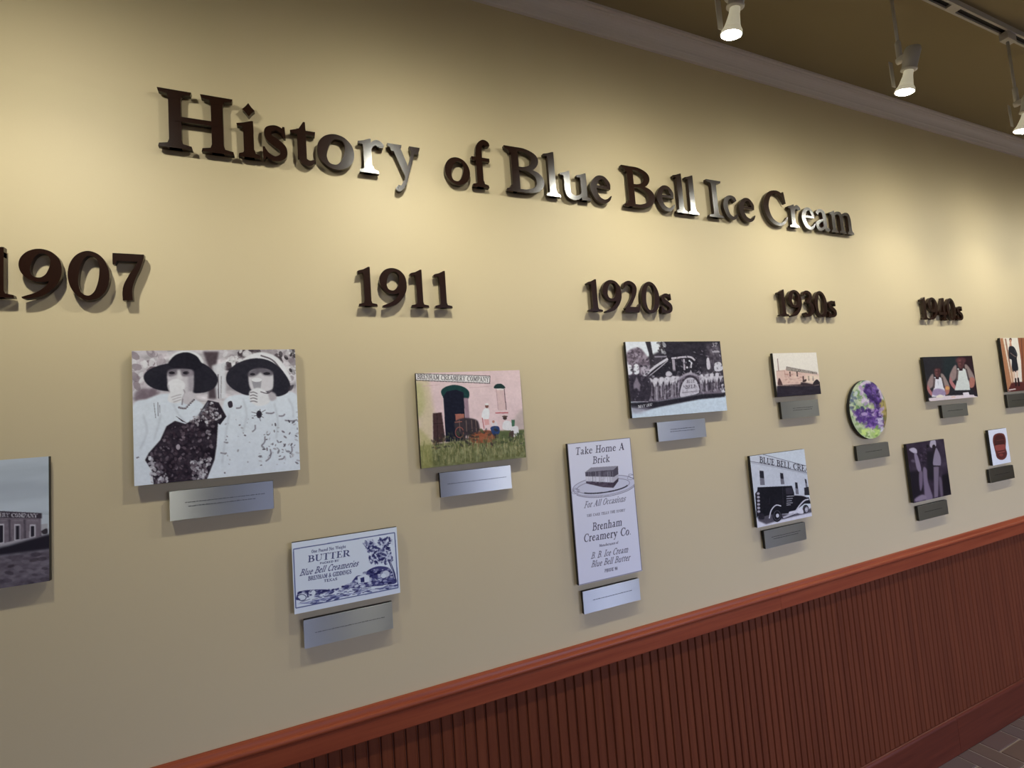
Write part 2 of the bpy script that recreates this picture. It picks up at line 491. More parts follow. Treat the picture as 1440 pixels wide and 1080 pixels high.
        st((.62, .76, .02), (.54, .90, T*.6), (.36, .965, T*.55), (.17, .86, h*.7), (.17, .68, h*.9), (.38, .53, h*1.05), (.60, .38, h*.95), (.62, .18, h*.75), (.42, .035, T*.55), (.20, .10, T*.6), (.08, .28, .02))
        tri(.67, .68, .98, -.08); w = .72
    elif ch == 'T':
        stem(.42); bot(.42, .5); bar(.04, .80, .962); tri(.02, .70, 1.0, .1); tri(.82, .70, 1.0, -.1); w = .86
    elif ch == 'U':
        top(.24, .46); top(.86, .32); stem(.24, .3, 1); st((.24, .36, h), (.28, .14, h*.85), (.52, .03, T*.7), (.78, .14, T*.6), (.86, .36, T/2), (.86, .98, T/2)); w = 1.04
    elif ch == 'V':
        poly((.06, 1), (.28, 1), (.56, .2), (.48, 0)); poly((.46, 0), (.54, 0), (.90, 1), (.82, 1)); top(.16, .36); top(.86, .28); w = 1.0
    elif ch == 'W':
        for d in (0, .52): poly((.06+d, 1), (.26+d, 1), (.46+d, .2), (.38+d, 0)); poly((.36+d, 0), (.44+d, 0), (.70+d, 1), (.62+d, 1)); top(.15+d, .34)
        top(1.18, .28); w = 1.34
    elif ch == 'X':
        poly((.08, 1), (.30, 1), (.88, 0), (.66, 0)); poly((.12, 0), (.20, 0), (.82, 1), (.74, 1))
        for c in (.18, .76): top(c, .34); bot(c, .34)
        w = .95
    elif ch == 'Y':
        poly((.08, 1), (.30, 1), (.54, .46), (.38, .46)); poly((.48, .5), (.54, .46), (.84, 1), (.76, 1)); stem(.46, 0, .5); bot(.46, .44); top(.18, .36); top(.80, .3); w = .94
    elif ch == '&':
        st((.90, .58, .03), (.72, .3, T*.6), (.46, .04, T*.6), (.18, .08, h*.8), (.14, .3, h*.9), (.42, .58, T*.6), (.56, .8, h*.6), (.42, .96, T*.6), (.28, .8, h*.7), (.5, .45, h*.9), (.92, .03, h*.7)); w = 1.0
    elif ch == '.': poly((.06, .08), (.14, 0), (.22, .08), (.14, .16)); w = .28
    elif ch == 'i':
        stem(.2, 0, XH-.05); flag(.2, XH+.02); bot(.21, .36)
        P.append(('p', [(.115, .86), (.17, .92), (.215, .985), (.26, .92), (.315, .86), (.26, .80), (.215, .735), (.17, .80)])); w = .4
    elif ch == 'l': stem(.2, 0, .95); flag(.2, 1.03); bot(.21, .37); w = .4
    elif ch == 'r':
        stem(.2, 0, XH-.05); flag(.2, XH+.03); bot(.22, .40)
        st((.22, .42, T*.4), (.30, .56, T*.55), (.40, .615, T*.75), (.475, .565, T*.95), (.485, .53, T*.6)); w = .54
    elif ch == 'n' or ch == 'm' or ch == 'h':
        stem(.2, 0, XH-.05 if ch != 'h' else .95); flag(.2, XH+.03 if ch != 'h' else 1.03); bot(.21, .36)
        for k in range(2 if ch == 'm' else 1):
            c0, c1 = .2+.42*k, .62+.42*k
            arch(c0, c1); stem(c1, 0, XH-.19); bot(c1, .35)
        w = 1.24 if ch == 'm' else .82
    elif ch == 'u':
        stem(.2, .18, XH-.05); flag(.2, XH); stem(.66, 0, XH-.05); flag(.66, XH)
        st((.2, .22, h), (.225, .10, h*.9), (.36, .035, T*.75), (.52, .07, T*.55), (.66, .20, T*.4))
        poly((.62, 0), (.84, 0), (.83, .05), (.74, .08), (.62, .14)); w = .88
    elif ch == 'o': oval(.33, .32, .315, .34); w = .68
    elif ch in 'bdpqg':
        if ch == 'g':
            oval(.30, .43, .22, .215, h*.8); st((.44, .58, .03), (.54, .66, .04), (.6, .62, .03))
            st((.2, .25, .03), (.12, .12, .045), (.3, .06, h*.6), (.55, .0, h*.6), (.52, -.18, T*.6), (.26, -.25, T*.5), (.08, -.15, T*.6), (.2, .02, .03)); w = .64
        else:
            c = .2 if ch in 'bp' else .56
            oval(.38, .32, .29, .34)
            if ch in 'bd': stem(c, 0, .95); flag(c, 1.03)
            else: stem(c, -.3, XH); flag(c, XH+.02); bot(c, .36, -.3)
            w = .74
    elif ch == 'c':
        st((.52, .50, T*.7), (.47, .575, T*.75), (.34, .615, T*.55), (.18, .53, h*.85), (.11, .33, h*1.08), (.2, .11, h*.85), (.37, .035, T*.62), (.50, .085, T*.45), (.575, .165, .012)); w = .6
    elif ch == 'e':
        st((.555, .36, T*.42), (.525, .48, h*.72), (.40, .605, T*.58), (.22, .56, h*.72), (.105, .34, h*1.08), (.2, .11, h*.88), (.38, .035, T*.66), (.52, .09, T*.45), (.60, .185, .012))
        bar(.15, .585, .375, T*.85); w = .64
    elif ch == 'a':
        stem(.47, .1, .46); st((.14, .50, T*.8), (.19, .575, T*.7), (.32, .612, T*.62), (.44, .555, h*.8), (.47, .42, h))
        st((.47, .36, T*.4), (.28, .30, T*.55), (.12, .20, h*.85), (.155, .065, h*.75), (.30, .05, T*.55), (.42, .13, T*.5), (.47, .2, T*.4))
        poly((.40, .10), (.47, .0), (.60, .0), (.68, .05), (.66, .085), (.555, .12)); w = .7
    elif ch == 's':
        st((.43, .46, .012), (.39, .56, T*.6), (.27, .608, T*.6), (.13, .545, h*.75), (.145, .42, h*.85), (.27, .335, h*.98), (.40, .24, h*.9), (.405, .11, h*.75), (.26, .035, T*.6), (.12, .085, T*.6), (.055, .21, .012))
        poly((.41, .645), (.45, .645), (.465, .44), (.425, .44), (.37, .55)); poly((.02, .235), (.06, .235), (.11, .1), (.055, .0), (.02, .0)); w = .5
    elif ch == 't':
        stem(.21, .12, .66); st((.21, .2, h), (.235, .08, h*.8), (.34, .035, T*.7), (.45, .09, T*.3))
        poly((.0, XH-.08), (.46, XH-.08), (.47, XH-.005), (.29, XH-.005), (.285, .80), (.25, .80), (.16, .66), (.0, XH-.035)); w = .5
    elif ch == 'f':
        stem(.21, 0, .74); bot(.22, .42); bar(.02, .48, XH-.04, T)
        st((.21, .70, h), (.235, .88, h*.85), (.34, .985, T*.7), (.43, .95, T*.95), (.445, .90, T*.7)); w = .48
    elif ch == 'y':
        poly((.05, XH), (.25, XH), (.47, .16), (.37, -.02)); poly((.30, -.16), (.37, -.16), (.66, XH), (.58, XH))
        top(.14, .34, XH); top(.62, .26, XH)
        st((.35, -.08, T*.5), (.28, -.2, T*.55), (.19, -.235, T*.85), (.15, -.205, T*.7)); w = .76
    elif ch == 'k':
        stem(.2, 0, .95); flag(.2, 1.03); bot(.2, .36); poly((.24, .28), (.3, .26), (.62, .60), (.52, .62)); poly((.34, .40), (.74, 0), (.54, 0), (.28, .32)); bot(.64, .26); top(.56, .28, XH); w = .76
    elif ch == 'w':
        for d in (0, .36): poly((.05+d, XH), (.23+d, XH), (.40+d, .12), (.32+d, 0)); poly((.30+d, 0), (.36+d, 0), (.56+d, XH), (.49+d, XH)); top(.13+d, .3, XH)
        top(.88, .24, XH); w = 1.0
    elif ch == '1':
        stem(.25, 0, .9); bot(.25, .46)
        poly((.25+h, 1.0), (.25+h, .8), (.25-h, .8), (.25-h-.02, .845), (.03, .82), (.02, .87), (.06, .90), (.25-h, .93), (.25+h-.04, 1.0)); w = .5
    elif ch == '0': oval(.34, .5, .335, .515, h*.98, T*.55, .3); w = .7
    elif ch in '96':
        if ch == '9':
            oval(.33, .665, .315, .34, h, T*.55, .3)
            st((.565, .66, h*1.02), (.56, .46, h*.95), (.48, .25, h*.75), (.32, .09, T*.72), (.12, .015, T*.42), (.06, .01, .014))
        else:
            oval(.33, .335, .315, .34, h, T*.55, .3)
            st((.095, .34, h*1.02), (.10, .54, h*.95), (.18, .75, h*.75), (.34, .91, T*.72), (.54, .985, T*.42), (.6, .99, .014))
        w = .7
    elif ch == '7':
        poly((.02, 1.0), (.60, 1.0), (.60, .93), (.55, .84), (.10, .84), (.06, .76), (.02, .76))
        st((.56, .93, T*.5), (.47, .70, h*.65), (.36, .48, h*.85), (.285, .25, h*1.05), (.285, 0, h*1.12)); w = .62
    elif ch == '2':
        st((.05, .76, .012), (.11, .89, T*.75), (.27, .955, T*.72), (.43, .86, h*.85), (.45, .70, h*.95), (.36, .46, h*.75), (.19, .22, T*.75), (.07, .1, T*.55))
        poly((.03, 0), (.56, 0), (.64, .27), (.59, .28), (.52, .175), (.20, .175), (.03, .07)); w = .64
    elif ch == '3':
        st((.06, .80, .012), (.13, .91, T*.7), (.28, .955, T*.7), (.42, .87, h*.85), (.42, .72, h*.85), (.30, .60, T*.7), (.2, .54, T*.5))
        st((.2, .56, T*.5), (.36, .53, T*.8), (.475, .40, h*.9), (.47, .22, h), (.33, .07, h*.6), (.16, .045, T*.8), (.07, .11, T*.9), (.05, .15, T*.4)); w = .6
    elif ch == '4':
        poly((.0, .26), (.40, 1.0), (.52, 1.0), (.14, .33), (.14, .26)); bar(.0, .66, .29, T*1.7); stem(.46, -.03, 1.0); bot(.46, .34, -.03); w = .68
    elif ch == '8': oval(.33, .74, .26, .27, h*.8); oval(.33, .27, .31, .29, h*.9); w = .68
    elif ch == '5':
        bar(.14, .56, .93, T*1.8); poly((.10, .5), (.17, .5), (.2, .97), (.13, .97)); st((.12, .52, .03), (.3, .60, T*.7), (.5, .46, h*.9), (.5, .22, h), (.32, .04, T*.8), (.1, .08, T*.9)); w = .64
    elif ch == ' ': w = .46
    return P, w

def glyph_bounds(P):
    xs = []
    for p in P:
        if p[0] == 'p': xs += [q[0] for q in p[1]]
        else:
            a, b = strip(p[1], p[2]); xs += list(a[:, 0])+list(b[:, 0])
    return min(xs), max(xs)

def letter_mesh(name, ch, width, height, depth, S=0.165, T=0.075):
    """extruded character: x 0..width, z from the baseline, front at y=0, back at y=depth"""
    P, _ = glyph(ch, S, T)
    a0, a1 = glyph_bounds(P)
    fx = width/(a1-a0)
    bm = bmesh.new()
    def V(p, y): return bm.verts.new(((p[0]-a0)*fx, y, p[1]*height))
    for pi, p in enumerate(P):
        fr = -0.00012*pi      # each stroke a hair proud of the last
        if p[0] == 'p':
            f = [V(q, fr) for q in p[1]]; b = [V(q, depth) for q in p[1]]
            n = len(f)
            bm.faces.new(f); bm.faces.new(b[::-1])
            for i in range(n): bm.faces.new((f[i], f[(i+1) % n], b[(i+1) % n], b[i]))
        else:
            l, r = strip(p[1], p[2], 7)
            n = len(l)
            lf = [V(q, fr) for q in l]; rf = [V(q, fr) for q in r]; lb = [V(q, depth) for q in l]; rb = [V(q, depth) for q in r]
            for i in range(n if p[2] else n-1):
                j = (i+1) % n
                bm.faces.new((lf[i], rf[i], rf[j], lf[j])); bm.faces.new((lb[i], lb[j], rb[j], rb[i]))
                bm.faces.new((lf[i], lf[j], lb[j], lb[i])); bm.faces.new((rf[i], rb[i], rb[j], rf[j]))
            if not p[2]:
                bm.faces.new((lf[0], lb[0], rb[0], rf[0])); bm.faces.new((lf[-1], rf[-1], rb[-1], lb[-1]))
    return bm_mesh(bm, name)

def stud_mesh():
    bm = bmesh.new()
    lathe(bm, [(0.0025, 0), (0.0025, 1)], 8)
    bmesh.ops.rotate(bm, verts=bm.verts, cent=(0, 0, 0), matrix=Matrix.Rotation(-math.pi/2, 3, 'X'))
    return bm_mesh(bm, 'stud')
STUD = stud_mesh(); STUD.materials.append(M['black'])

def wall_letter(kind, ch, x0, x1, zb, height, depth, label, cat, group, stroke, studs, gap=0.006, S=0.165, T=0.075):
    yf = WALL-gap-depth
    t = tag(empty(kind, (x0, yf, zb)), label, cat, group)
    link('letter_body' if kind == 'metal_letter' else 'numeral_body', letter_mesh(kind, ch, x1-x0, height, depth, S, T), M['bronze'], t)
    for fx, fz in studs:
        s = link('mounting_stud', STUD, None, t, (fx*(x1-x0), depth-0.002, fz*height)); s.scale = (1, gap+0.0015, 1)
    return t

TITLE_Z, TITLE_H = 2.274, 0.1445
nth = ['first', 'second', 'third', 'fourth', 'fifth', 'sixth', 'seventh']
wname = {0: 'the first title word', 1: 'the short second title word', 2: 'the third title word', 3: 'the fourth title word', 4: 'the fifth title word', 5: 'the last title word'}
TITLE = [
    (0, [('H', -.260, -.103), ('i', -.096, -.044), ('s', -.039, .018), ('t', .026, .087), ('o', .090, .184), ('r', .195, .264), ('y', .274, .366)]),
    (1, [('o', .437, .514), ('f', .521, .583)]),
    (2, [('B', .631, .763), ('l', .767, .821), ('u', .823, .935), ('e', .936, 1.019)]),
    (3, [('B', 1.069, 1.203), ('e', 1.212, 1.292), ('l', 1.296, 1.350), ('l', 1.351, 1.405)]),
    (4, [('I', 1.454, 1.527), ('c', 1.530, 1.604), ('e', 1.611, 1.696)]),
    (5, [('C', 1.748, 1.883), ('r', 1.889, 1.963), ('e', 1.967, 2.047), ('a', 2.051, 2.141), ('m', 2.146, 2.299)]),
]
STUDS = {'i': [(.5, .3), (.5, .86)], 'C': [(.15, .5), (.6, .04)], 'c': [(.18, .33), (.6, .05)], 's': [(.5, .33)], 'o': [(.12, .3), (.88, .3)], 'e': [(.2, .3), (.6, .05)],
         'a': [(.7, .3), (.2, .15)], 'y': [(.5, .2)], 'H': [(.23, .3), (.77, .7)], 'B': [(.28, .25), (.28, .75)], 'm': [(.16, .3), (.5, .3), (.83, .3)], 'u': [(.2, .3), (.75, .3)]}
for wi, letters in TITLE:
    for li, (ch, a, b) in enumerate(letters):
        case = 'capital letter' if ch.isupper() else 'small letter'
        if len(letters) == 1 or ch.isupper() and wi in (0, 4, 5): lab = 'dark bronze %s %s beginning %s' % (case, ch, wname[wi])
        elif li == len(letters)-1: lab = 'dark bronze %s %s ending %s' % (case, ch, wname[wi])
        else: lab = 'dark bronze %s %s, %s letter of %s' % (case, ch, nth[li], wname[wi])
        hh = TITLE_H*(0.86 if (wi, ch) == (1, 'o') else 1)
        wall_letter('metal_letter', ch, a, b, TITLE_Z, hh, 0.013, lab, 'letter', 'raised letters of the wall title', None, STUDS.get(ch, [(.45, .3), (.45, .55)]))

YEARS = [
    ('1907', 'the leftmost year', [('1', -.568, -.517), ('9', -.510, -.439), ('0', -.429, -.356), ('7', -.350, -.292)]),
    ('1911', 'the second year from the left', [('1', .175, .224), ('9', .232, .305), ('1', .315, .365), ('1', .382, .433)]),
    ('1920s', 'the middle year heading', [('1', .889, .943), ('9', .948, 1.022), ('2', 1.031, 1.098), ('0', 1.104, 1.180), ('s', 1.185, 1.234)]),
    ('1930s', 'the second year from the right', [('1', 1.771, 1.824), ('9', 1.829, 1.906), ('3', 1.913, 1.978), ('0', 1.983, 2.060), ('s', 2.064, 2.116)]),
    ('1940s', 'the rightmost year', [('1', 2.737, 2.788), ('9', 2.793, 2.870), ('4', 2.874, 2.944), ('0', 2.950, 3.026), ('s', 3.033, 3.085)]),
]
digit = {'0': 'zero', '1': 'one', '2': 'two', '3': 'three', '4': 'four', '7': 'seven', '9': 'nine'}
YSTUD = {'0': [(.12, .5), (.88, .5)], '9': [(.14, .66), (.86, .6)], '7': [(.5, .25), (.5, .92)], '2': [(.4, .08), (.65, .7)], '3': [(.7, .25), (.65, .8)], '4': [(.68, .6), (.68, .2)], 's': [(.5, .33)]}
for txt, where, items in YEARS:
    seen = 0
    for k, (ch, a, b) in enumerate(items):
        if ch == 's': lab = 'dark bronze small letter s ending %s' % where
        elif ch == '1' and txt == '1911':
            seen += 1; lab = 'dark bronze numeral one, %s one of %s' % (['first', 'middle', 'last'][seen-1], where)
        else: lab = 'dark bronze numeral %s in %s' % (digit[ch], where)
        wall_letter('metal_letter' if ch == 's' else 'metal_numeral', ch, a, b, 1.903, 0.107, 0.013, lab, 'letter' if ch == 's' else 'numeral', 'raised year headings', None, YSTUD.get(ch, [(.5, .3), (.5, .7)]))

# ------------------------------------------------------------------ track, lamps, downlights
TRK_Y = 0.891
tr = tag(empty('lighting_track', (2.0, TRK_Y, CEIL)), 'slim pale lighting track with dark slots on the ceiling', 'lighting track')
TX0, TX1 = X0+0.6, X1-0.8
bm = bmesh.new()
for s in (-1, 1): add_box(bm, TX0-2, TX1-2, s*0.0125-0.0035, s*0.0125+0.0035, -0.022, 0)
link('side_rail', bm_mesh(bm, 'side_rail'), M['grey_metal'], tr)
link('slot', box_mesh('slot', TX0-2, TX1-2, -0.009, 0.009, -0.012, -0.0005), M['slot'], tr)
LX = [1.0946+0.763*k-(0.07 if k == -2 else 0.0) for k in range(-2, 7)]
for x in [2.262, 2.262-2.44, 2.262+2.44]:
    link('track_joiner', box_mesh('track_joiner', x-2-0.028, x-2+0.028, -0.0092, 0.0092, -0.0222, -0.011), M['grey_metal'], tr)

BULB_Z, TILT = 2.536, math.radians(15)
stem_me = lathe_mesh('stem', [(0.0048, 0), (0.0048, 0.262)], 12)
sleeve_me = lathe_mesh('sleeve', [(0.0085, 0), (0.0085, 0.05), (0.006, 0.056)], 12)
adapter_me = box_mesh('adapter', -0.034, 0.034, -0.0135, 0.0135, -0.030, 0.0, bevel=0.002)
knob_me = lathe_mesh('pivot_knob', [(0.003, -0.010), (0.010, -0.009), (0.0115, 0), (0.010, 0.009), (0.003, 0.010)], 16)
holder_me = lathe_mesh('lamp_holder', [(0.0175, 0.0), (0.0205, 0.003), (0.0230, 0.054), (0.0200, 0.064), (0.005, 0.067)], 20)
collar_me = lathe_mesh('collar', [(0.0150, 0.0), (0.0225, 0.002), (0.0225, 0.006), (0.0150, 0.008)], 20)
neck_me = lathe_mesh('bulb_neck', [(0.0212, 0.0), (0.0185, 0.010), (0.0140, 0.032), (0.0128, 0.052)], 24)
rim_me = lathe_mesh('bulb_rim', [(0.0255, 0.0), (0.0272, 0.003), (0.0262, 0.009), (0.0222, 0.016), (0.0212, 0.018)], 28, cap0=False)
face_me = lathe_mesh('bulb_lens', [(0.002, -0.0075), (0.012, -0.0062), (0.020, -0.0033), (0.0255, 0.0)], 28, cap0=True, cap1=False)
strap_me = box_mesh('strap', -0.0095, 0.0095, -0.0012, 0.0012, -0.086, 0.0, bevel=0.0005)
def arm_mesh():
    bm = bmesh.new()
    pts = [(-0.018, 0.0), (-0.004, 0.011), (0.018, 0.010), (0.032, 0.028), (0.040, 0.022), (0.034, -0.012), (0.028, -0.038), (0.036, -0.060), (0.026, -0.064), (0.014, -0.045), (0.012, -0.022), (-0.002, -0.010)]
    pts = [(x*0.72, z*0.72) for x, z in pts]
    f = [bm.verts.new((x, -0.006, z)) for x, z in pts]; b = [bm.verts.new((x, 0.006, z)) for x, z in pts]
    bm.faces.new(f); bm.faces.new(b[::-1]); n = len(pts)
    for i in range(n): bm.faces.new((f[i], f[(i+1) % n], b[(i+1) % n], b[i]))
    return bm_mesh(bm, 'bracket_arm')
arm_me = arm_mesh()
for me, m in ((stem_me, 'grey_metal'), (sleeve_me, 'grey_metal'), (adapter_me, 'grey_metal'), (knob_me, 'white_metal'), (holder_me, 'grey_metal'), (collar_me, 'white_metal'),
              (neck_me, 'bulb_body'), (rim_me, 'bulb_body'), (face_me, 'bulb_face'), (strap_me, 'grey_metal'), (arm_me, 'white_metal')):
    me.materials.append(M[m])
spot_d = bpy.data.lights.new('bulb_light', 'SPOT')
spot_d.energy = TRACK_W; spot_d.color = LAMP_COL
spot_d.spot_size = math.radians(125); spot_d.spot_blend = 1.0; spot_d.shadow_soft_size = 0.035
LAB = {1: 'white track lamp above the last title words, cut off by the top edge',
       2: 'white track lamp on a thin stem, whole in view beneath the track',
       3: 'white track lamp glowing at the right edge of the picture'}
for k, x in enumerate(LX):
    t = empty('track_lamp', (x, TRK_Y, BULB_Z))
    vis = k-2
    far = {-2: 'second lamp to the left of', -1: 'first lamp to the left of', 3: 'first lamp to the right of', 4: 'second lamp to the right of', 5: 'third lamp to the right of', 6: 'fourth lamp to the right of'}
    tag(t, {0: LAB[1], 1: LAB[2], 2: LAB[3]}.get(vis) or 'white track lamp, %s those in the picture' % far[vis], 'lamp', 'lamps along the ceiling track')
    top_z = CEIL-0.022-BULB_Z
    sx, sy = 0.022, 0.002
    link('adapter', adapter_me, None, t, (sx, 0, top_z-0.0005))
    so = link('stem', stem_me, None, t, (sx, sy, 0.128)); so.scale = (1, 1, (top_z-0.030-0.128)/0.262)
    sl = link('sleeve', sleeve_me, None, so, (0, 0, 0.004/so.scale[2])); sl.scale = (1, 1, 1/so.scale[2])
    kn = link('pivot_knob', knob_me, None, t, (sx, sy, 0.122)); kn.rotation_euler = (math.pi/2, 0, 0)
    ar = link('bracket_arm', arm_me, None, t, (sx-0.006, sy-0.008, 0.122)); ar.rotation_euler = (0, 0, -math.pi/2)
    link('strap', strap_me, None, t, (sx-0.028, sy+0.014, 0.118))
    R = Matrix.Rotation(TILT, 4, 'X') @ Matrix.Rotation(math.radians(4), 4, 'Y')
    def put(name, me, z):
        o = link(name, me, None, t); o.matrix_local = Matrix.Translation((0, -0.009, 0)) @ R @ Matrix.Translation((0, 0, z)); return o
    bu = put('bulb', rim_me, 0.0); link('bulb_lens', face_me, None, bu); link('bulb_neck', neck_me, None, bu, (0, 0, 0.0175))
    ho = put('lamp_holder', holder_me, 0.0710); link('collar', collar_me, None, ho, (0, 0, -0.0065))
    lo = bpy.data.objects.new('bulb_light', spot_d); COL.objects.link(lo); lo.parent = t
    lo.matrix_local = Matrix.Translation((0, -0.009, 0)) @ R @ Matrix.Translation((0, 0, -0.05))

# ------------------------------------------------------------------ printed pictures: drawn as flat ink on a fine mesh
def homography(src, dst):
    A = []; B = []
    for (x, y), (u, v) in zip(src, dst):
        A.append([x, y, 1, 0, 0, 0, -u*x, -u*y]); B.append(u)
        A.append([0, 0, 0, x, y, 1, -v*x, -v*y]); B.append(v)
    h = np.linalg.solve(np.array(A, float), np.array(B, float))
    return np.append(h, 1).reshape(3, 3)

def vnoise(ny, nx, cy, cx, seed, octaves=4):
    r = np.random.RandomState(seed); out = np.zeros((ny, nx)); amp = 1.0; tot = 0
    for o in range(octaves):
        gy, gx = int(cy*2**o)+2, int(cx*2**o)+2
        g = r.rand(gy+1, gx+1)
        yy = np.linspace(0, gy-1.001, ny); xx = np.linspace(0, gx-1.001, nx)
        iy, ix = yy.astype(int), xx.astype(int); fy, fx = (yy-iy)[:, None], (xx-ix)[None]
        fy, fx = fy*fy*(3-2*fy), fx*fx*(3-2*fx)
        a, b, c, d = g[np.ix_(iy, ix)], g[np.ix_(iy, ix+1)], g[np.ix_(iy+1, ix)], g[np.ix_(iy+1, ix+1)]
        out += amp*((a*(1-fx)+b*fx)*(1-fy)+(c*(1-fx)+d*fx)*fy); tot += amp; amp *= 0.55
    return out/tot

def blur(m, r):
    r = int(round(r))
    if r < 1: return m
    for ax in (0, 1):
        for _ in range(2):
            p = np.pad(m, [(r, r) if k == ax else (0, 0) for k in (0, 1)], mode='edge')
            c = np.cumsum(p, axis=ax); z = np.zeros_like(np.take(c, [0], axis=ax)); c = np.concatenate([z, c], axis=ax)
            n = m.shape[ax]
            m = (np.take(c, range(2*r+1, 2*r+1+n), axis=ax)-np.take(c, range(0, n), axis=ax))/(2*r+1)
    return m

class Pic:
    SS = 2
    def __init__(s, corners, nx, ny, base):
        s.nx, s.ny = nx, ny
        s.W, s.H = nx*s.SS, ny*s.SS
        s.h = homography(corners, [(0, 0), (1, 0), (1, 1), (0, 1)])
        s.c = np.empty((s.H, s.W, 3)); s.c[:] = base
        s.rng = random.Random(11)
    def map(s, pts):
        p = np.asarray(pts, float); q = np.c_[p[:, :2], np.ones(len(p))] @ s.h.T
        return q[:, :2]/q[:, 2:]*[s.W, s.H]
    def raster(s, q, soft=0):
        pad = int(soft*3)+2
        x0, y0 = np.floor(q.min(0)).astype(int)-pad; x1, y1 = np.ceil(q.max(0)).astype(int)+pad
        x0, y0, x1, y1 = max(x0, 0), max(y0, 0), min(x1, s.W), min(y1, s.H)
        if x1 <= x0 or y1 <= y0: return None
        X = np.arange(x0, x1)+0.5; Yv = np.arange(y0, y1)+0.5
        m = np.zeros((len(Yv), len(X)), bool)
        n = len(q)
        for i in range(n):
            (ax, ay), (bx, by) = q[i], q[(i+1) % n]
            if ay == by: continue
            hit = (Yv >= min(ay, by)) & (Yv < max(ay, by))
            if not hit.any(): continue
            xi = ax+(Yv[hit]-ay)*(bx-ax)/(by-ay)
            m[hit] ^= X[None] < xi[:, None]
        m = m.astype(float)
        if soft: m = blur(m, soft)
        return m, x0, x1, y0, y1
    def put(s, r, col, a=1.0, noise=None):
        if r is None: return
        m, x0, x1, y0, y1 = r
        m = (m*a)[..., None]
        col = np.asarray(col, float)
        if noise:
            amp, cy, cx, seed = noise
            col = col+(vnoise(y1-y0, x1-x0, cy, cx, seed)-0.5)[..., None]*2*amp
        s.c[y0:y1, x0:x1] = s.c[y0:y1, x0:x1]*(1-m)+col*m
    def poly(s, pts, col, a=1.0, soft=0, noise=None, curve=False):
        if curve: pts = crom(np.c_[np.asarray(pts, float), np.zeros(len(pts))], True, 5)[:, :2]
        s.put(s.raster(s.map(pts), soft), col, a, noise)
    def blob(s, pts, col, a=1.0, soft=0, noise=None): s.poly(pts, col, a, soft, noise, True)
    def ell(s, cx, cy, rx, ry, col, a=1.0, rot=0, soft=0, noise=None, n=22):
        t = np.linspace(0, 2*np.pi, n, endpoint=False); c, d = math.cos(rot), math.sin(rot)
        x, y = rx*np.cos(t), ry*np.sin(t)
        s.poly(np.c_[cx+x*c-y*d, cy+x*d+y*c], col, a, soft, noise)
    def line(s, pts, w, col, a=1.0, soft=0, smooth=True):
        p = [(x, y, w/2) for x, y in pts]
        if smooth and len(p) > 2: l, r = strip(p, False, 5)
        else:
            for (x0, y0, _), (x1, y1, _) in zip(p, p[1:]):
                d = math.hypot(x1-x0, y1-y0) or 1; nx_, ny_ = -(y1-y0)/d*w/2, (x1-x0)/d*w/2
                s.poly([(x0+nx_, y0+ny_), (x1+nx_, y1+ny_), (x1-nx_, y1-ny_), (x0-nx_, y0-ny_)], col, a, soft)
            return
        s.poly(np.vstack([l, r[::-1]]), col, a, soft)
    def oval_line(s, cx, cy, rx, ry, w, col, rot=0, t0=0, t1=6.2832, a=1.0):
        t = np.linspace(t0, t1, 26); c, d = math.cos(rot), math.sin(rot)
        x, y = rx*np.cos(t), ry*np.sin(t)
        s.line(list(zip(cx+x*c-y*d, cy+x*d+y*c)), w, col, a)
    def scatter(s, region, n, size, cols, seed=1, rot=None, asp=1.6, a=0.9):
        r = random.Random(seed); R = np.asarray(region, float)
        x0, y0 = R.min(0); x1, y1 = R.max(0); k = 0; tries = 0
        while k < n and tries < n*20:
            tries += 1
            x, y = r.uniform(x0, x1), r.uniform(y0, y1); inside = False
            for i in range(len(R)):
                (ax, ay), (bx, by) = R[i], R[(i+1) % len(R)]
                if (ay > y) != (by > y) and x < ax+(y-ay)*(bx-ax)/(by-ay): inside = not inside
            if not inside: continue
            k += 1; z = size*r.uniform(0.5, 1.4)
            s.ell(x, y, z*asp, z, r.choice(cols), a*r.uniform(0.5, 1), r.uniform(0, 3.1) if rot is None else rot+r.uniform(-.3, .3), n=8)
    def text(s, txt, p0, p1, h, col, S=0.15, T=0.06, slant=0.0, a=1.0, up=None):
        """baseline runs p0 -> p1 in the drawing's own units; capitals are h tall"""
        gs = [(g[0], g[1]+0.05) for g in (glyph(c, S, T) for c in txt)]; Wt = sum(g[1] for g in gs)
        p0, p1 = np.array(p0, float), np.array(p1, float); e = (p1-p0)/Wt
        up = np.array(up if up is not None else (0.05, -1.0))*h
        sl = slant*h*e/np.linalg.norm(e)
        acc = None; x = 0.0
        for P, w in gs:
            for p in P:
                if p[0] == 'p': polys = [np.array(p[1])]
                else:
                    l, r = strip(p[1], p[2], 3); n = len(l)
                    polys = [np.array([l[i], r[i], r[(i+1) % n], l[(i+1) % n]]) for i in range(n if p[2] else n-1)]
                for q in polys:
                    pt = p0+np.outer(q[:, 0]+x, e)+np.outer(q[:, 1], up)+np.outer(q[:, 1], sl)
                    r_ = s.raster(s.map(pt))
                    if r_ is None: continue
                    m, x0, x1, y0, y1 = r_
                    if acc is None: acc = np.zeros((s.H, s.W))
                    acc[y0:y1, x0:x1] = np.maximum(acc[y0:y1, x0:x1], m)
            x += w
        if acc is not None: s.put((acc, 0, s.W, 0, s.H), col, a)
    def grain(s, amp, cy, cx, seed):
        s.c += (vnoise(s.H, s.W, cy, cx, seed)-0.5)[..., None]*2*amp
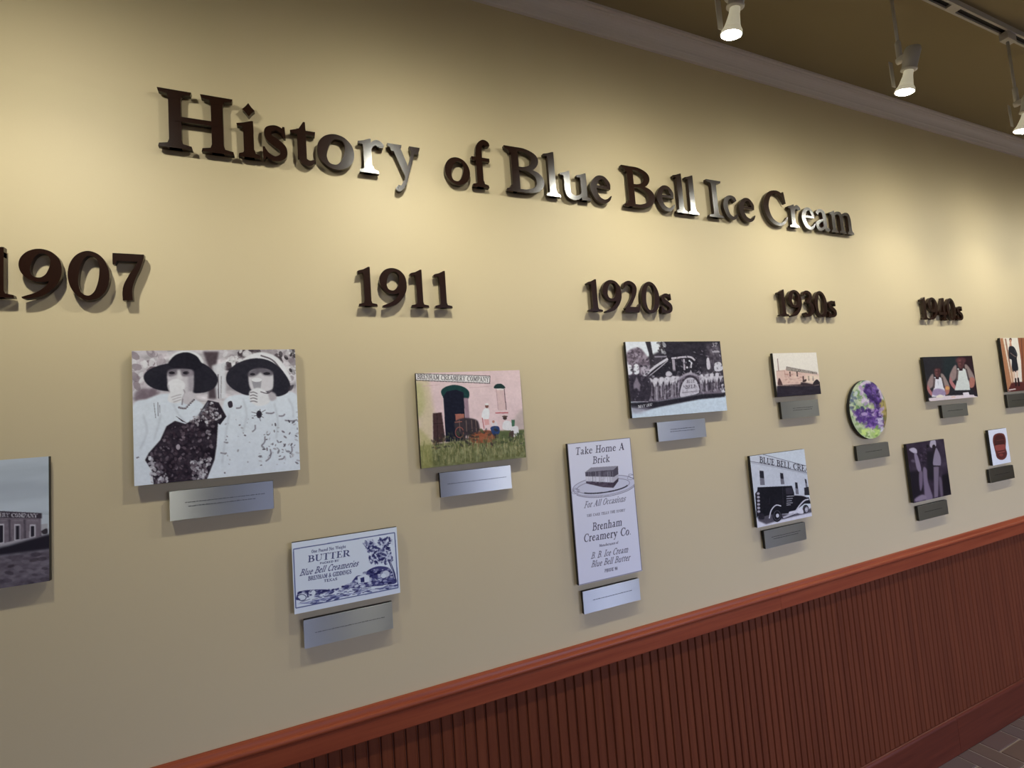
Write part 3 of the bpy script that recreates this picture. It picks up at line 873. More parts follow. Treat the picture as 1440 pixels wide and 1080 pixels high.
    def colours(s):
        """(ny+1) x (nx+1) linear colours at the grid points"""
        f = s.c.reshape(s.ny, s.SS, s.nx, s.SS, 3).mean((1, 3))
        f = np.pad(f, ((0, 1), (0, 1), (0, 0)), mode='edge')
        return lin(np.clip(f, 4, 246))

def grid_face(name, pic, w, h):
    nx, ny = pic.nx, pic.ny
    col = pic.colours()
    xs = np.linspace(-w/2, w/2, nx+1); zs = np.linspace(h, 0, ny+1)
    V = np.zeros((ny+1, nx+1, 3)); V[..., 0] = xs[None]; V[..., 2] = zs[:, None]
    idx = np.arange((ny+1)*(nx+1)).reshape(ny+1, nx+1)
    F = np.stack([idx[:-1, :-1], idx[1:, :-1], idx[1:, 1:], idx[:-1, 1:]], -1).reshape(-1, 4)
    return raw_mesh(name, V.reshape(-1, 3), F, col.reshape(-1, 3))

def raw_mesh(name, V, F, col):
    me = bpy.data.meshes.new(name)
    me.vertices.add(len(V)); me.vertices.foreach_set('co', V.astype(np.float32).ravel())
    me.loops.add(F.size); me.loops.foreach_set('vertex_index', F.astype(np.int32).ravel())
    me.polygons.add(len(F)); me.polygons.foreach_set('loop_start', (np.arange(len(F))*F.shape[1]).astype(np.int32))
    me.update(calc_edges=True); me.validate()
    at = me.color_attributes.new('ink', 'FLOAT_COLOR', 'POINT')
    at.data.foreach_set('color', np.c_[col, np.ones(len(col))].astype(np.float32).ravel())
    me.materials.append(M['printf'])
    return me

def sign(rect, pic, label, cat, group, name='mounted_print', edge=None):
    l, r, t, b = rect
    w, h = r-l, t-b
    o = tag(empty(name, ((l+r)/2, FACE, b)), label, cat, group)
    link('panel', box_mesh('panel', -w/2, w/2, 0.0004, 0.0115, 0, h), M['black'], o)
    link('printed_face', grid_face('printed_face', pic, w, h), None, o)
    for sx in (-1, 1):
        for fz in (0.2, 0.8):
            link('standoff', box_mesh('standoff', sx*w*0.3-0.012, sx*w*0.3+0.012, 0.0117, WALL-FACE-0.0005, h*fz-0.012, h*fz+0.012), M['spacer'], o)
    return o

def plaque(rect, label, lines, seed):
    l, r, t, b = rect
    w, h = r-l, t-b
    y = FACE+0.003
    o = tag(empty('caption_plaque', ((l+r)/2, y, b)), label, 'plaque', 'brushed steel caption plaques')
    me = box_mesh('plate', -w/2, w/2, 0.0, 0.0012, 0, h)
    uv = me.uv_layers.new(name='brush')
    for lp in me.loops:
        c = me.vertices[lp.vertex_index].co; uv.data[lp.index].uv = (c.x*4+c.y, c.z*4)
    pl = link('plate', me, M['steel'], o)
    link('backing', box_mesh('backing', -w/2, w/2, 0.0014, WALL-y-0.004, 0, h), M['black'], o)
    link('spacer', box_mesh('spacer', -w*0.3, w*0.3, WALL-y-0.0039, WALL-y-0.0004, h*0.25, h*0.75), M['spacer'], o)
    rg = random.Random(seed)
    for (f0, f1, fz) in lines:
        bm = bmesh.new(); x = -w/2+f0*w
        while x < -w/2+f1*w:
            n = rg.randint(2, 7)
            for k in range(n):
                hh = 0.0016 if rg.random() > .25 else 0.0022
                add_box(bm, x, x+0.0009, -0.00025, -0.00002, h*fz, h*fz+hh); x += 0.00135
            x += 0.0013
        link('caption_line', bm_mesh(bm, 'caption_line'), M['ink'], pl)
    return o

WHITE = (222, 230, 240)
# two ladies with ice cream cones
def pic_ladies():
    p = Pic([(62, 55), (997, 45), (1028, 738), (77, 827)], 320, 284, (214, 210, 214))
    p.poly([(60, 50), (1000, 40), (1005, 330), (66, 360)], (196, 190, 196), noise=(70, 7, 9, 3))
    p.scatter([(70, 60), (280, 60), (200, 330), (80, 350)], 60, 16, [(150, 138, 146), (226, 224, 228), (120, 104, 112), (200, 190, 198)], 2)
    p.scatter([(590, 55), (995, 50), (1000, 260), (940, 200), (860, 110), (700, 110), (600, 190)], 90, 15, [(70, 60, 66), (40, 34, 38), (220, 218, 222), (150, 140, 146), (235, 235, 238)], 5)
    p.blob([(85, 290), (150, 270), (220, 290), (190, 330), (90, 350)], (118, 102, 112), 0.8, 5)
    p.poly([(470, 60), (560, 60), (545, 150), (560, 250), (548, 330), (500, 330), (505, 160)], (74, 62, 68), 0.95, 4)
    p.poly([(520, 140), (600, 120), (600, 330), (548, 330)], (222, 224, 230), 0.9, 4); p.line([(556, 190), (560, 330)], 7, (110, 104, 112)); p.line([(575, 200), (572, 330)], 4, (150, 146, 152))
    # light clothing
    p.blob([(70, 370), (150, 330), (260, 300), (420, 330), (560, 420), (600, 330), (700, 305), (870, 320), (1000, 300), (1040, 500), (1040, 760), (60, 850), (60, 600)], WHITE, 1, 3)
    for a, b in (((190, 355), (200, 440)), ((212, 350), (214, 430)), ((222, 365), (224, 410))): p.line([a, b], 4, (110, 112, 122), 0.8)
    # first hat
    p.blob([(285, 118), (295, 78), (340, 58), (400, 58), (450, 80), (474, 125), (440, 150)], (226, 226, 230), 1, 2)
    p.blob([(131, 208), (150, 172), (210, 143), (290, 124), (380, 112), (460, 124), (515, 158), (553, 208), (545, 255), (500, 288), (430, 298), (300, 290), (210, 278), (155, 250)], (38, 36, 46), 1, 1)
    p.blob([(276, 140), (290, 100), (325, 74), (375, 64), (420, 78), (448, 104), (462, 150), (380, 170)], (30, 28, 38), 1, 1)
    p.blob([(268, 178), (300, 162), (360, 160), (408, 170), (416, 220), (410, 290), (380, 330), (330, 335), (285, 300), (268, 240)], (206, 202, 208), 1, 2)
    p.blob([(272, 165), (340, 158), (412, 168), (412, 196), (360, 202), (330, 190), (300, 200), (274, 200)], (96, 88, 98), 0.8, 3)
    p.ell(292, 182, 17, 8, (36, 32, 40)); p.ell(374, 182, 19, 9, (36, 32, 40)); p.poly([(322, 165), (340, 165), (352, 218), (322, 218)], (224, 222, 226), 0.9, 3)
    p.blob([(272, 235), (320, 215), (362, 236), (366, 270), (340, 300), (300, 300), (272, 275)], (232, 232, 236), 1, 2)
    p.line([(274, 250), (278, 290), (300, 306)], 5, (160, 152, 160), .7, 1); p.blob([(384, 180), (414, 176), (414, 280), (390, 300)], (158, 150, 160), .7, 4)
    p.blob([(284, 290), (330, 282), (368, 300), (352, 342), (310, 356), (270, 340)], (230, 230, 234), 1, 2)
    for k in range(3): p.line([(288+k*6, 322+k*14), (318+k*5, 312+k*14), (346, 306+k*14)], 4, (150, 142, 150), 0.7, 1)
    p.line([(358, 276), (366, 296), (352, 330)], 5, (130, 122, 130), .7, 1)
    p.blob([(365, 300), (412, 290), (424, 335), (390, 362), (356, 350)], (206, 201, 207), 1, 3)
    [p.ell(332+k*9.5, 379+6*math.sin(k*.5)-max(0, k-4)*7.5, 6, 6, (96, 86, 94)) for k in range(10)]; [p.ell(330+k*9.5, 377+6*math.sin(k*.5)-max(0, k-4)*7.5, 2.4, 2.4, (220, 220, 226)) for k in range(10)]
    p.line([(354, 330), (350, 366)], 7, (120, 110, 118), .8, 1)
    # dark lace dress
    dress = [(92, 668), (160, 640), (226, 566), (262, 486), (310, 456), (370, 474), (432, 440), (498, 338), (560, 352), (604, 432), (556, 470), (548, 600), (536, 680), (492, 792), (190, 822), (178, 740), (140, 680)]
    p.poly(dress[1:], (44, 36, 46), 1, 1, (26, 20, 16, 8))
    p.poly([(310, 425), (380, 470), (350, 460)], (44, 36, 46))
    p.scatter([(170, 640), (300, 480), (420, 470), (540, 600), (490, 785), (200, 815)], 260, 6, [(70, 58, 68), (96, 82, 92), (60, 46, 56), (130, 118, 128)], 7)
    p.scatter([(400, 690), (520, 660), (490, 785), (410, 795)], 70, 7, [(190, 186, 194), (220, 220, 226), (120, 110, 120)], 9)
    p.scatter([(150, 650), (220, 700), (300, 800), (180, 815)], 60, 7, [(180, 176, 186), (220, 220, 226), (110, 98, 108)], 10)
    p.scatter([(470, 400), (520, 350), (590, 420), (540, 470), (500, 560)], 80, 6, [(170, 164, 172), (215, 214, 220), (96, 84, 92)], 12)
    p.scatter([(390, 455), (470, 380), (485, 440), (440, 480)], 50, 5, [(200, 198, 204), (120, 110, 118)], 13)
    p.ell(328, 606, 12, 16, (170, 160, 170)); p.poly([(556, 470), (580, 430), (604, 432), (568, 480)], (40, 34, 44))
    # second hat
    p.blob([(690, 112), (760, 70), (830, 66), (900, 96), (950, 160), (980, 230), (940, 210), (860, 130), (770, 100)], (228, 228, 232), 1, 2)
    p.line([(800, 82), (870, 110), (930, 180)], 9, (84, 76, 84), 0.8)
    p.blob([(602, 222), (615, 172), (670, 125), (760, 99), (840, 108), (905, 148), (955, 210), (972, 262), (950, 300), (895, 318), (850, 300), (740, 312), (680, 296), (626, 262)], (42, 40, 50), 1, 1)
    p.blob([(730, 195), (752, 165), (820, 158), (868, 180), (874, 240), (862, 280), (800, 290), (744, 276)], (214, 211, 216), 1, 2)
    p.blob([(730, 180), (790, 152), (866, 172), (866, 196), (820, 196), (800, 180), (770, 200), (732, 204)], (90, 84, 94), 0.85, 3)
    p.ell(754, 190, 15, 7, (40, 36, 44)); p.ell(836, 186, 20, 8, (40, 36, 44))
    p.poly([(748, 222), (806, 226), (800, 276), (762, 276)], (160, 158, 166), 1, 1); p.ell(778, 222, 30, 12, (232, 232, 236))
    p.blob([(740, 285), (790, 268), (838, 296), (852, 350), (800, 372), (752, 356), (736, 320)], (230, 231, 235), 1, 2)
    for k in range(4): p.line([(740, 296+k*17), (760, 292+k*17), (782, 302+k*16)], 5, (96, 88, 96), 0.85, 1)
    p.blob([(846, 290), (884, 300), (890, 332), (856, 340)], (184, 178, 184), 1, 3); p.line([(800, 290), (840, 300), (868, 282)], 5, (90, 82, 92))
    p.blob([(962, 262), (992, 250), (980, 280), (960, 284)], (60, 54, 62), 0.8, 1)
    # scattered marks on the light dress
    p.blob([(612, 352), (634, 344), (640, 374), (620, 382)], (56, 48, 58)); p.ell(792, 420, 16, 22, (44, 38, 48)); 
    for a in range(9): p.line([(792+10*math.cos(a*.7), 420+12*math.sin(a*.7)), (792+(20+14*(a % 3))*math.cos(a*.7), 420+(22+9*(a % 3))*math.sin(a*.7))], 4, (90, 84, 96), .8)
    for q in (((752, 520), (770, 480)), ((806, 600), (826, 546)), ((850, 660), (856, 620)), ((905, 680), (940, 660)), ((968, 648), (980, 604)), ((940, 455), (1012, 452)), ((905, 430), (940, 418)), ((830, 690), (862, 640)), ((690, 370), (660, 385)), ((570, 640), (606, 640)), ((590, 578), (612, 578)), ((830, 412), (880, 408))):
        (x0, y0), (x1, y1) = q; p.line([(x0, y0), ((x0+x1)/2+8, (y0+y1)/2+5), (x1, y1)], 7, (104, 98, 110), 0.8, 1)
    p.scatter([(800, 500), (1020, 400), (1024, 700), (780, 720)], 70, 4.5, [(120, 116, 128), (70, 64, 74), (180, 180, 190)], 21, asp=2.2)
    p.scatter([(570, 480), (760, 380), (760, 700), (570, 720)], 22, 4, [(150, 148, 158), (90, 84, 94)], 22)
    p.line([(90, 668), (105, 662)], 8, (120, 118, 128)); p.ell(595, 755, 5, 5, (110, 106, 116))
    for q in (((300, 360), (330, 420), (370, 462)), ((500, 350), (470, 400), (420, 440)), ((620, 420), (600, 540), (580, 700)), ((880, 360), (900, 460), (890, 560)), ((700, 330), (720, 420), (700, 520)), ((130, 420), (150, 520), (110, 620)), ((230, 420), (210, 500), (190, 570)), ((960, 330), (985, 380), (990, 440))): p.line(list(q), 8, (186, 192, 202), .6, 3)
    p.grain(7, 60, 66, 31); p.grain(5, 9, 10, 32)
    return p

def pic_creamery_colour():
    p = Pic([(80, 100), (855, 85), (887, 735), (115, 805)], 230, 200, (230, 204, 205))
    p.grain(9, 6, 6, 1)
    p.poly([(78, 100), (170, 100), (215, 400), (205, 640), (110, 650)], (210, 196, 158), 0.8, 8)
    p.blob([(85, 180), (130, 200), (150, 330), (120, 420), (88, 400)], (176, 176, 116), 0.6, 8)
    p.line([(130, 200), (260, 190)], 4, (205, 168, 172), .8); p.line([(480, 215), (650, 205)], 4, (205, 168, 172), .8)
    p.poly([(80, 102), (637, 127), (633, 187), (82, 157)], (70, 58, 60)); p.poly([(84, 106), (632, 132), (628, 181), (84, 151)], (236, 232, 230))
    p.text('BRENHAM CREAMERY COMPANY', (92, 145), (626, 173), 36, (66, 58, 62), 0.2, 0.09)
    p.blob([(268, 238), (300, 207), (368, 192), (440, 210), (477, 248), (470, 296), (440, 300), (300, 292), (280, 280)], (24, 62, 60))
    p.poly([(285, 275), (310, 240), (380, 228), (436, 250), (442, 420), (446, 610), (298, 615)], (20, 22, 38))
    p.poly([(436, 290), (468, 292), (476, 470), (446, 455)], (160, 134, 146), 1, 1)
    p.poly([(205, 402), (270, 396), (296, 610), (206, 628)], (70, 48, 46), 1, 1); p.line([(236, 400), (240, 620)], 4, (40, 28, 28)); p.line([(208, 480), (280, 476)], 4, (40, 28, 28))
    p.poly([(674, 222), (738, 222), (750, 384), (690, 388)], (222, 192, 190)); p.line([(738, 226), (750, 384)], 5, (80, 50, 56)); p.line([(678, 228), (690, 385)], 3, (180, 140, 144))
    p.blob([(660, 216), (678, 192), (716, 188), (746, 214), (735, 224), (680, 224)], (30, 54, 50)); p.poly([(680, 224), (734, 224), (734, 236), (682, 236)], (232, 222, 216))
    p.line([(668, 406), (764, 405)], 8, (190, 88, 92)); p.blob([(800, 470), (870, 380), (880, 520), (800, 540)], (160, 150, 140), 0.5, 8)
    p.poly([(60, 645), (280, 620), (470, 600), (650, 570), (700, 538), (890, 532), (900, 760), (100, 830)], (118, 120, 78), 1, 3, (40, 8, 26, 4))
    p.poly([(690, 540), (884, 534), (890, 600), (700, 600)], (84, 96, 58), .8, 3)
    p.poly([(370, 410), (436, 408), (440, 462), (374, 466)], (170, 108, 92)); p.blob([(366, 470), (430, 440), (520, 452), (545, 490), (540, 545), (450, 570), (380, 540)], (60, 50, 54), 1, 2)
    for x in (400, 450, 490, 520): p.line([(x, 455), (x+4, 540)], 5, (140, 116, 104), .8)
    p.line([(366, 470), (420, 466)], 7, (150, 96, 84)); p.oval_line(400, 545, 30, 38, 6, (150, 90, 80)); p.oval_line(520, 550, 34, 40, 5, (70, 56, 54))
    p.blob([(470, 575), (520, 548), (590, 532), (640, 540), (668, 574), (640, 616), (560, 628), (490, 618)], (156, 90, 60), 1, 1, (18, 4, 6, 3))
    for x in (500, 540, 600, 640): p.line([(x, 600), (x-4, 660)], 8, (110, 66, 48))
    p.line([(490, 560), (640, 545), (668, 590)], 4, (60, 40, 36))
    p.blob([(566, 420), (578, 384), (600, 368), (624, 384), (620, 440), (600, 462), (572, 446)], (238, 238, 240)); p.ell(606, 354, 13, 15, (120, 78, 68)); p.ell(606, 340, 15, 8, (236, 232, 230))
    p.poly([(582, 450), (618, 452), (622, 492), (588, 496)], (226, 170, 168)); p.line([(570, 440), (582, 520)], 7, (190, 110, 110))
    p.blob([(636, 470), (664, 462), (684, 500), (650, 512)], (228, 220, 222)); p.blob([(630, 512), (690, 506), (694, 556), (652, 572)], (44, 66, 112)); p.ell(652, 470, 10, 10, (200, 140, 120))
    p.ell(738, 444, 15, 14, (70, 52, 48)); p.ell(738, 432, 22, 6, (90, 70, 60)); p.blob([(722, 486), (740, 464), (776, 470), (790, 500), (776, 534), (722, 526)], (232, 230, 232))
    p.poly([(786, 458), (812, 458), (808, 510), (788, 506)], (70, 110, 84)); p.blob([(780, 520), (830, 506), (836, 560), (800, 584)], (226, 224, 226)); p.blob([(770, 550), (800, 540), (796, 590), (770, 580)], (80, 60, 54))
    p.oval_line(790, 590, 26, 30, 5, (70, 56, 50)); p.oval_line(856, 600, 22, 36, 6, (60, 64, 60))
    r = random.Random(5)
    for k in range(420):
        x = r.uniform(110, 885); y = r.uniform(600+(885-x)*.06, 800-(x-115)*.09)
        p.line([(x, y), (x+r.uniform(-8, 8), y-r.uniform(25, 70))], 4, r.choice([(136, 138, 90), (96, 102, 62), (164, 156, 108), (78, 84, 54), (182, 174, 128)]), .7)
    p.poly([(100, 500), (190, 600), (200, 800), (118, 806)], (168, 164, 100), .55, 6)
    p.scatter([(200, 560), (680, 520), (690, 640), (200, 660)], 90, 8, [(60, 56, 46), (84, 92, 56), (110, 84, 62), (48, 44, 44)], 51, asp=2.0, a=.7); p.scatter([(690, 560), (880, 540), (885, 650), (690, 650)], 40, 8, [(60, 72, 46), (96, 108, 64)], 52, a=.7)
    p.grain(9, 50, 56, 53)
    return p

def pic_butter():
    p = Pic([(82, 185), (902, 63), (930, 575), (108, 740)], 300, 204, WHITE)
    nav = (52, 54, 104)
    q = [(98, 234), (888, 108), (914, 537), (119, 692), (98, 234)]
    p.line(q, 8, (92, 102, 148), smooth=False)
    up = (0.05, -1)
    p.text('One Pound Net Weight', (238, 266), (507, 226), 25, nav, .2, .1)
    p.text('BUTTER', (210, 338), (542, 290), 52, (70, 76, 118), .2, .06)
    p.text('PACKED BY', (304, 353), (454, 330), 15, nav, .24, .14)
    p.text('Blue Bell Creameries', (146, 444), (600, 368), 50, nav, .17, .1, .36)
    p.text('BRENHAM & GIDDINGS', (214, 480), (550, 426), 33, nav, .24, .1)
    p.text('TEXAS', (337, 492), (440, 476), 20, nav, .24, .13)
    p.blob([(128, 632), (132, 582), (180, 556), (300, 548), (400, 548), (455, 536), (430, 560), (330, 580), (230, 592)], (66, 66, 118), .95)
    p.blob([(470, 530), (540, 502), (590, 446), (640, 436), (690, 394), (760, 370), (836, 380), (872, 420), (900, 500), (760, 520), (600, 540)], (62, 62, 114), .95)
    p.scatter([(140, 620), (150, 560), (420, 548), (430, 560), (230, 600)], 60, 7, [WHITE, (196, 202, 222), (34, 34, 84)], 3, rot=-.2, asp=2.2)
    p.scatter([(480, 530), (560, 490), (600, 440), (690, 400), (860, 390), (895, 500), (620, 535)], 130, 7, [WHITE, (196, 202, 222), (30, 30, 80), (110, 114, 160)], 4, rot=-.3, asp=2.0)
    p.scatter([(240, 600), (480, 540), (640, 545), (480, 590), (320, 616)], 60, 6, [nav, (120, 124, 168), WHITE], 5, rot=-.2, asp=3)
    for k in range(7): p.line([(150+k*95, 650-k*21), (230+k*95, 622-k*17)], 4, nav, .8)
    p.poly([(598, 450), (660, 430), (692, 450), (690, 490), (604, 505)], WHITE); p.poly([(620, 462), (650, 452), (652, 492), (624, 496)], nav); p.ell(820, 430, 28, 26, (206, 212, 226)); p.ell(800, 445, 20, 18, WHITE)
    p.ell(170, 600, 36, 24, WHITE); p.ell(255, 574, 18, 20, WHITE); p.oval_line(165, 610, 34, 24, 6, nav)
    p.poly([(130, 660), (380, 605), (700, 552), (905, 510), (908, 530), (560, 590), (240, 660)], (150, 156, 194), .9)
    p.scatter([(200, 650), (500, 575), (900, 515), (905, 530), (560, 596), (260, 660)], 90, 5, [nav, WHITE, (90, 96, 146)], 6, rot=-.18, asp=4)
    for cx, cy, rx, ry, n in ((695, 200, 52, 40, 70), (815, 178, 56, 34, 70), (770, 245, 95, 40, 120), (740, 310, 60, 34, 70), (820, 300, 60, 50, 90)):
        t = np.linspace(0, 6.283, 14)[:-1]
        reg = np.c_[cx+rx*np.cos(t), cy+ry*np.sin(t)]
        p.ell(cx, cy, rx*.8, ry*.7, (130, 134, 176), .75); p.scatter(reg, n, 7, [nav, (30, 30, 84), (200, 206, 224), WHITE], int(cx), asp=2.4)
    p.line([(842, 322), (862, 370), (884, 430), (892, 490)], 16, nav); p.line([(850, 330), (868, 390), (886, 470)], 3, WHITE)
    return p

def pic_brick_ad():
    p = Pic([(68, 75), (425, 44), (493, 790), (140, 875)], 200, 362, (222, 222, 236))
    ink = (58, 52, 72)
    p.line([(70, 77), (424, 46), (491, 788), (141, 872), (70, 77)], 3, (120, 114, 130), smooth=False)
    U = (-0.04, -1)
    p.text('Take Home A', (116, 140), (394, 114), 42, ink, .15, .07); p.text('Brick', (214, 192), (311, 180), 42, ink, .15, .07)
    g = (132, 126, 146)
    p.ell(278, 316, 176, 54, (206, 206, 222), 1, -.13); p.oval_line(278, 316, 178, 55, 3, g, -.13); p.oval_line(274, 318, 150, 38, 3, g, -.13); p.oval_line(276, 324, 140, 30, 7, (50, 46, 58), -.13, .25, 2.5); p.oval_line(280, 322, 178, 56, 4, g, -.13, .3, 2.7)
    for cx, cy in ((120, 340), (432, 262)): p.oval_line(cx, cy, 16, 10, 2.5, g, .4); p.oval_line(cx, cy+8, 22, 12, 2, g, -.3)
    p.poly([(172, 238), (205, 212), (357, 204), (330, 232)], (150, 146, 158)); p.poly([(172, 238), (330, 226), (332, 268), (174, 262)], (92, 86, 98), 1, 0, (26, 4, 14, 3)); p.poly([(330, 228), (357, 204), (360, 250), (332, 270)], (84, 78, 90))
    p.poly([(174, 262), (332, 266), (332, 298), (176, 288)], (214, 212, 222), 1, 0, (16, 4, 14, 5)); p.poly([(332, 268), (360, 250), (360, 272), (332, 298)], (190, 186, 198))
    p.poly([(176, 290), (332, 298), (332, 328), (270, 324), (178, 302)], (78, 66, 80), 1, 0, (26, 4, 10, 8)); p.poly([(332, 298), (360, 272), (360, 290), (332, 328)], (66, 56, 68))
    r = random.Random(2)
    for k in range(30): x = r.uniform(178, 328); p.line([(x, 236), (x+2, 300)], 2, r.choice([(60, 54, 66), (170, 166, 178)]), .5)
    p.text('For All Occasions', (166, 442), (398, 404), 36, ink, .13, .06, .25)
    p.text('THE CAKE TELLS THE STORY', (182, 492), (398, 460), 14, (90, 84, 102), .2, .12)
    p.text('Brenham', (214, 570), (382, 540), 46, ink, .16, .07); p.text('Creamery Co.', (166, 634), (432, 590), 46, ink, .16, .07)
    p.text('Manufacturers of', (254, 659), (360, 640), 14, (70, 64, 84), .2, .12)
    p.text('B. B. Ice Cream', (207, 727), (414, 688), 36, ink, .15, .07, .22); p.text('Blue Bell Butter', (208, 774), (424, 733), 36, ink, .15, .07, .22)
    p.text('PHONE 98', (284, 801), (356, 786), 18, (70, 64, 84), .22, .12)
    return p

def pic_parade():
    p = Pic([(95, 70), (990, 68), (1070, 725), (165, 795)], 230, 160, (62, 56, 64))
    K = (30, 26, 34)
    p.poly([(90, 60), (480, 60), (470, 140), (300, 220), (110, 330)], (222, 226, 232), 1, 3)
    p.blob([(108, 190), (160, 140), (230, 130), (290, 190), (330, 270), (280, 320), (140, 300)], (128, 114, 126), 1, 3, (50, 6, 6, 3))
    p.scatter([(110, 180), (220, 130), (330, 260), (150, 300)], 70, 9, [(70, 60, 70), (160, 148, 160), (100, 88, 98)], 3)
    p.poly([(470, 60), (1000, 60), (1030, 300), (600, 330), (420, 200), (430, 110)], (40, 35, 44), 1, 5, (22, 5, 5, 6))
    p.scatter([(400, 80), (480, 70), (470, 190), (410, 160)], 30, 12, [(70, 62, 66), (40, 34, 38), (200, 200, 206)], 8)
    p.poly([(285, 68), (335, 68), (360, 200), (380, 290), (335, 300), (320, 180)], (46, 40, 46), 1, 1)
    p.poly([(860, 100), (990, 100), (1020, 330), (880, 330)], (84, 76, 86), .8, 6, (60, 5, 5, 4)); p.text('37', (915, 122), (968, 120), 36, (190, 186, 194), .12, .08)
    p.blob([(868, 240), (890, 230), (905, 320), (876, 330)], (200, 194, 202)); p.blob([(945, 280), (1000, 270), (1020, 340), (950, 350)], (206, 204, 212)); p.line([(920, 170), (990, 168)], 14, (190, 186, 194), .8)
    p.poly([(120, 300), (330, 290), (330, 400), (130, 400)], (96, 84, 96), 1, 3, (50, 4, 6, 7))
    for x, y in ((135, 320), (200, 315)): p.blob([(x-20, y-20), (x+20, y-25), (x+30, y+50), (x-15, y+60)], (226, 226, 232), 1, 1)
    p.blob([(250, 310), (310, 300), (330, 370), (250, 380)], (180, 170, 182), 1, 3)
    # float superstructure
    p.poly([(300, 400), (480, 230), (760, 215), (840, 370), (560, 400)], (34, 29, 37), 1, 2)
    p.line([(260, 410), (380, 310), (500, 232)], 22, (206, 202, 210)); p.line([(320, 400), (420, 320), (500, 250)], 8, (180, 174, 184)); p.line([(375, 215), (490, 212)], 14, (150, 142, 154), .9)
    p.line([(535, 230), (700, 216), (760, 250)], 16, (196, 190, 200)); p.poly([(540, 240), (565, 240), (575, 350), (550, 352)], (170, 160, 172)); p.poly([(645, 235), (660, 235), (668, 340), (652, 342)], (180, 172, 182))
    p.line([(700, 250), (725, 270), (720, 320)], 14, (226, 224, 230)); p.ell(684, 316, 10, 10, (220, 216, 222)); p.blob([(485, 365), (515, 350), (545, 380), (520, 400), (485, 395)], (200, 194, 202), 1, 1)
    p.scatter([(380, 420), (560, 390), (780, 350), (900, 380), (900, 410), (600, 430)], 60, 9, [K, (150, 142, 152), (90, 82, 92)], 4)
    # skirted side
    p.poly([(310, 430), (600, 410), (700, 360), (800, 400), (1010, 395), (1040, 560), (820, 570), (400, 640), (320, 640)], (116, 106, 118), 1, 1)
    for x0, x1, y0, y1 in ((330, 610, 440, 620), (820, 1020, 405, 545)):
        n = 5 if x0 < 500 else 4
        for k in range(n):
            x = x0+(x1-x0)*k/n; d = (x1-x0)/n
            p.poly([(x+d*.1, y0+30-6*k), (x+d*.5, y0-10-6*k), (x+d*.9, y0+30-6*k), (x+d*.86, y1-12*k), (x+d*.2, y1-8*k)], (54, 46, 56), .9, 1)
            p.blob([(x-d*.35, y0-14-5*k), (x+d*.35, y0-16-5*k), (x+d*.1, y0+60-6*k), (x-d*.15, y0+60-6*k)], (214, 210, 218), .95, 1)
            p.line([(x+d*.3, y0+60), (x+d*.3, y1-14*k)], 5, (150, 142, 154), .7); p.line([(x, y0+80), (x+4, y1-12*k)], 9, (170, 162, 174), .7)
    rr = random.Random(77)
    for i in range(64):
        x = rr.uniform(318, 606) if i % 3 else rr.uniform(812, 1030)
        f = (x-318)/712; y0 = 478-44*f+rr.uniform(-10, 24); y1 = 640-104*f+rr.uniform(-20, 4); g = rr.choice((52, 70, 96, 150, 178, 196))
        p.line([(x, y0), (x+rr.uniform(-5, 9), (y0+y1)/2), (x+6, y1)], rr.uniform(4, 9), (g, g-7, g+3), .7, 1)
    for k in range(6):
        x = 322+k*52; p.blob([(x-30, 440-7*k), (x+30, 436-7*k), (x+14, 470-7*k), (x, 508-7*k), (x-12, 474-7*k)], (208, 204, 212), .9, 1)
    for k in range(4):
        x = 842+k*54; p.blob([(x-24, 406-2*k), (x+24, 404-2*k), (x+10, 430-2*k), (x, 462-2*k), (x-10, 432-2*k)], (206, 202, 210), .9, 1)
    p.blob([(610, 590), (620, 480), (660, 410), (720, 390), (780, 420), (806, 480), (804, 560), (700, 590)], (60, 52, 62)); p.blob([(622, 594), (634, 490), (670, 430), (720, 412), (768, 436), (794, 490), (800, 556), (700, 586)], (196, 192, 202))
    p.text('BLUE', (680, 466), (760, 458), 30, (90, 82, 94), .2, .1); p.text('BELL', (668, 520), (772, 510), 34, (90, 82, 94), .2, .1); p.line([(640, 556), (790, 540)], 8, (130, 122, 134))
    p.poly([(700, 380), (720, 340), (740, 380)], (180, 174, 184)); p.line([(600, 430), (660, 390), (720, 376), (790, 396), (830, 420)], 18, (170, 162, 174), .8)
    p.blob([(120, 400), (330, 420), (320, 640), (160, 620), (140, 520)], (52, 45, 55), 1, 2, (20, 4, 4, 5)); p.poly([(175, 480), (205, 400), (240, 480), (236, 540), (205, 510), (180, 520)], (130, 120, 132), 1, 2)
    p.scatter([(1010, 460), (1040, 460), (1050, 580), (1020, 570)], 16, 9, [(220, 218, 224), K], 6)
    # shadow and road
    p.poly([(150, 640), (330, 650), (820, 570), (1052, 585), (1080, 740), (160, 810)], (206, 220, 232), 1, 1); p.poly([(150, 650), (400, 640), (820, 570), (1040, 570), (1048, 596), (800, 620), (430, 690), (300, 720), (160, 700)], (34, 30, 38), 1, 2)
    p.poly([(160, 690), (360, 700), (240, 750), (165, 750)], (150, 146, 160), .8, 5); p.line([(170, 640), (320, 640)], 8, (150, 144, 154)); p.text('MAY 1937', (222, 702), (356, 680), 26, (232, 232, 236), .2, .1)
    p.scatter([(300, 240), (1000, 120), (1040, 540), (330, 620)], 220, 6, [(150, 142, 154), (40, 34, 44), (190, 184, 194), (70, 62, 72)], 41, asp=2.2, a=.55); p.scatter([(100, 300), (330, 300), (320, 640), (150, 620)], 60, 8, [(120, 110, 122), (30, 26, 34)], 42, a=.6)
    p.grain(14, 46, 60, 43)
    return p

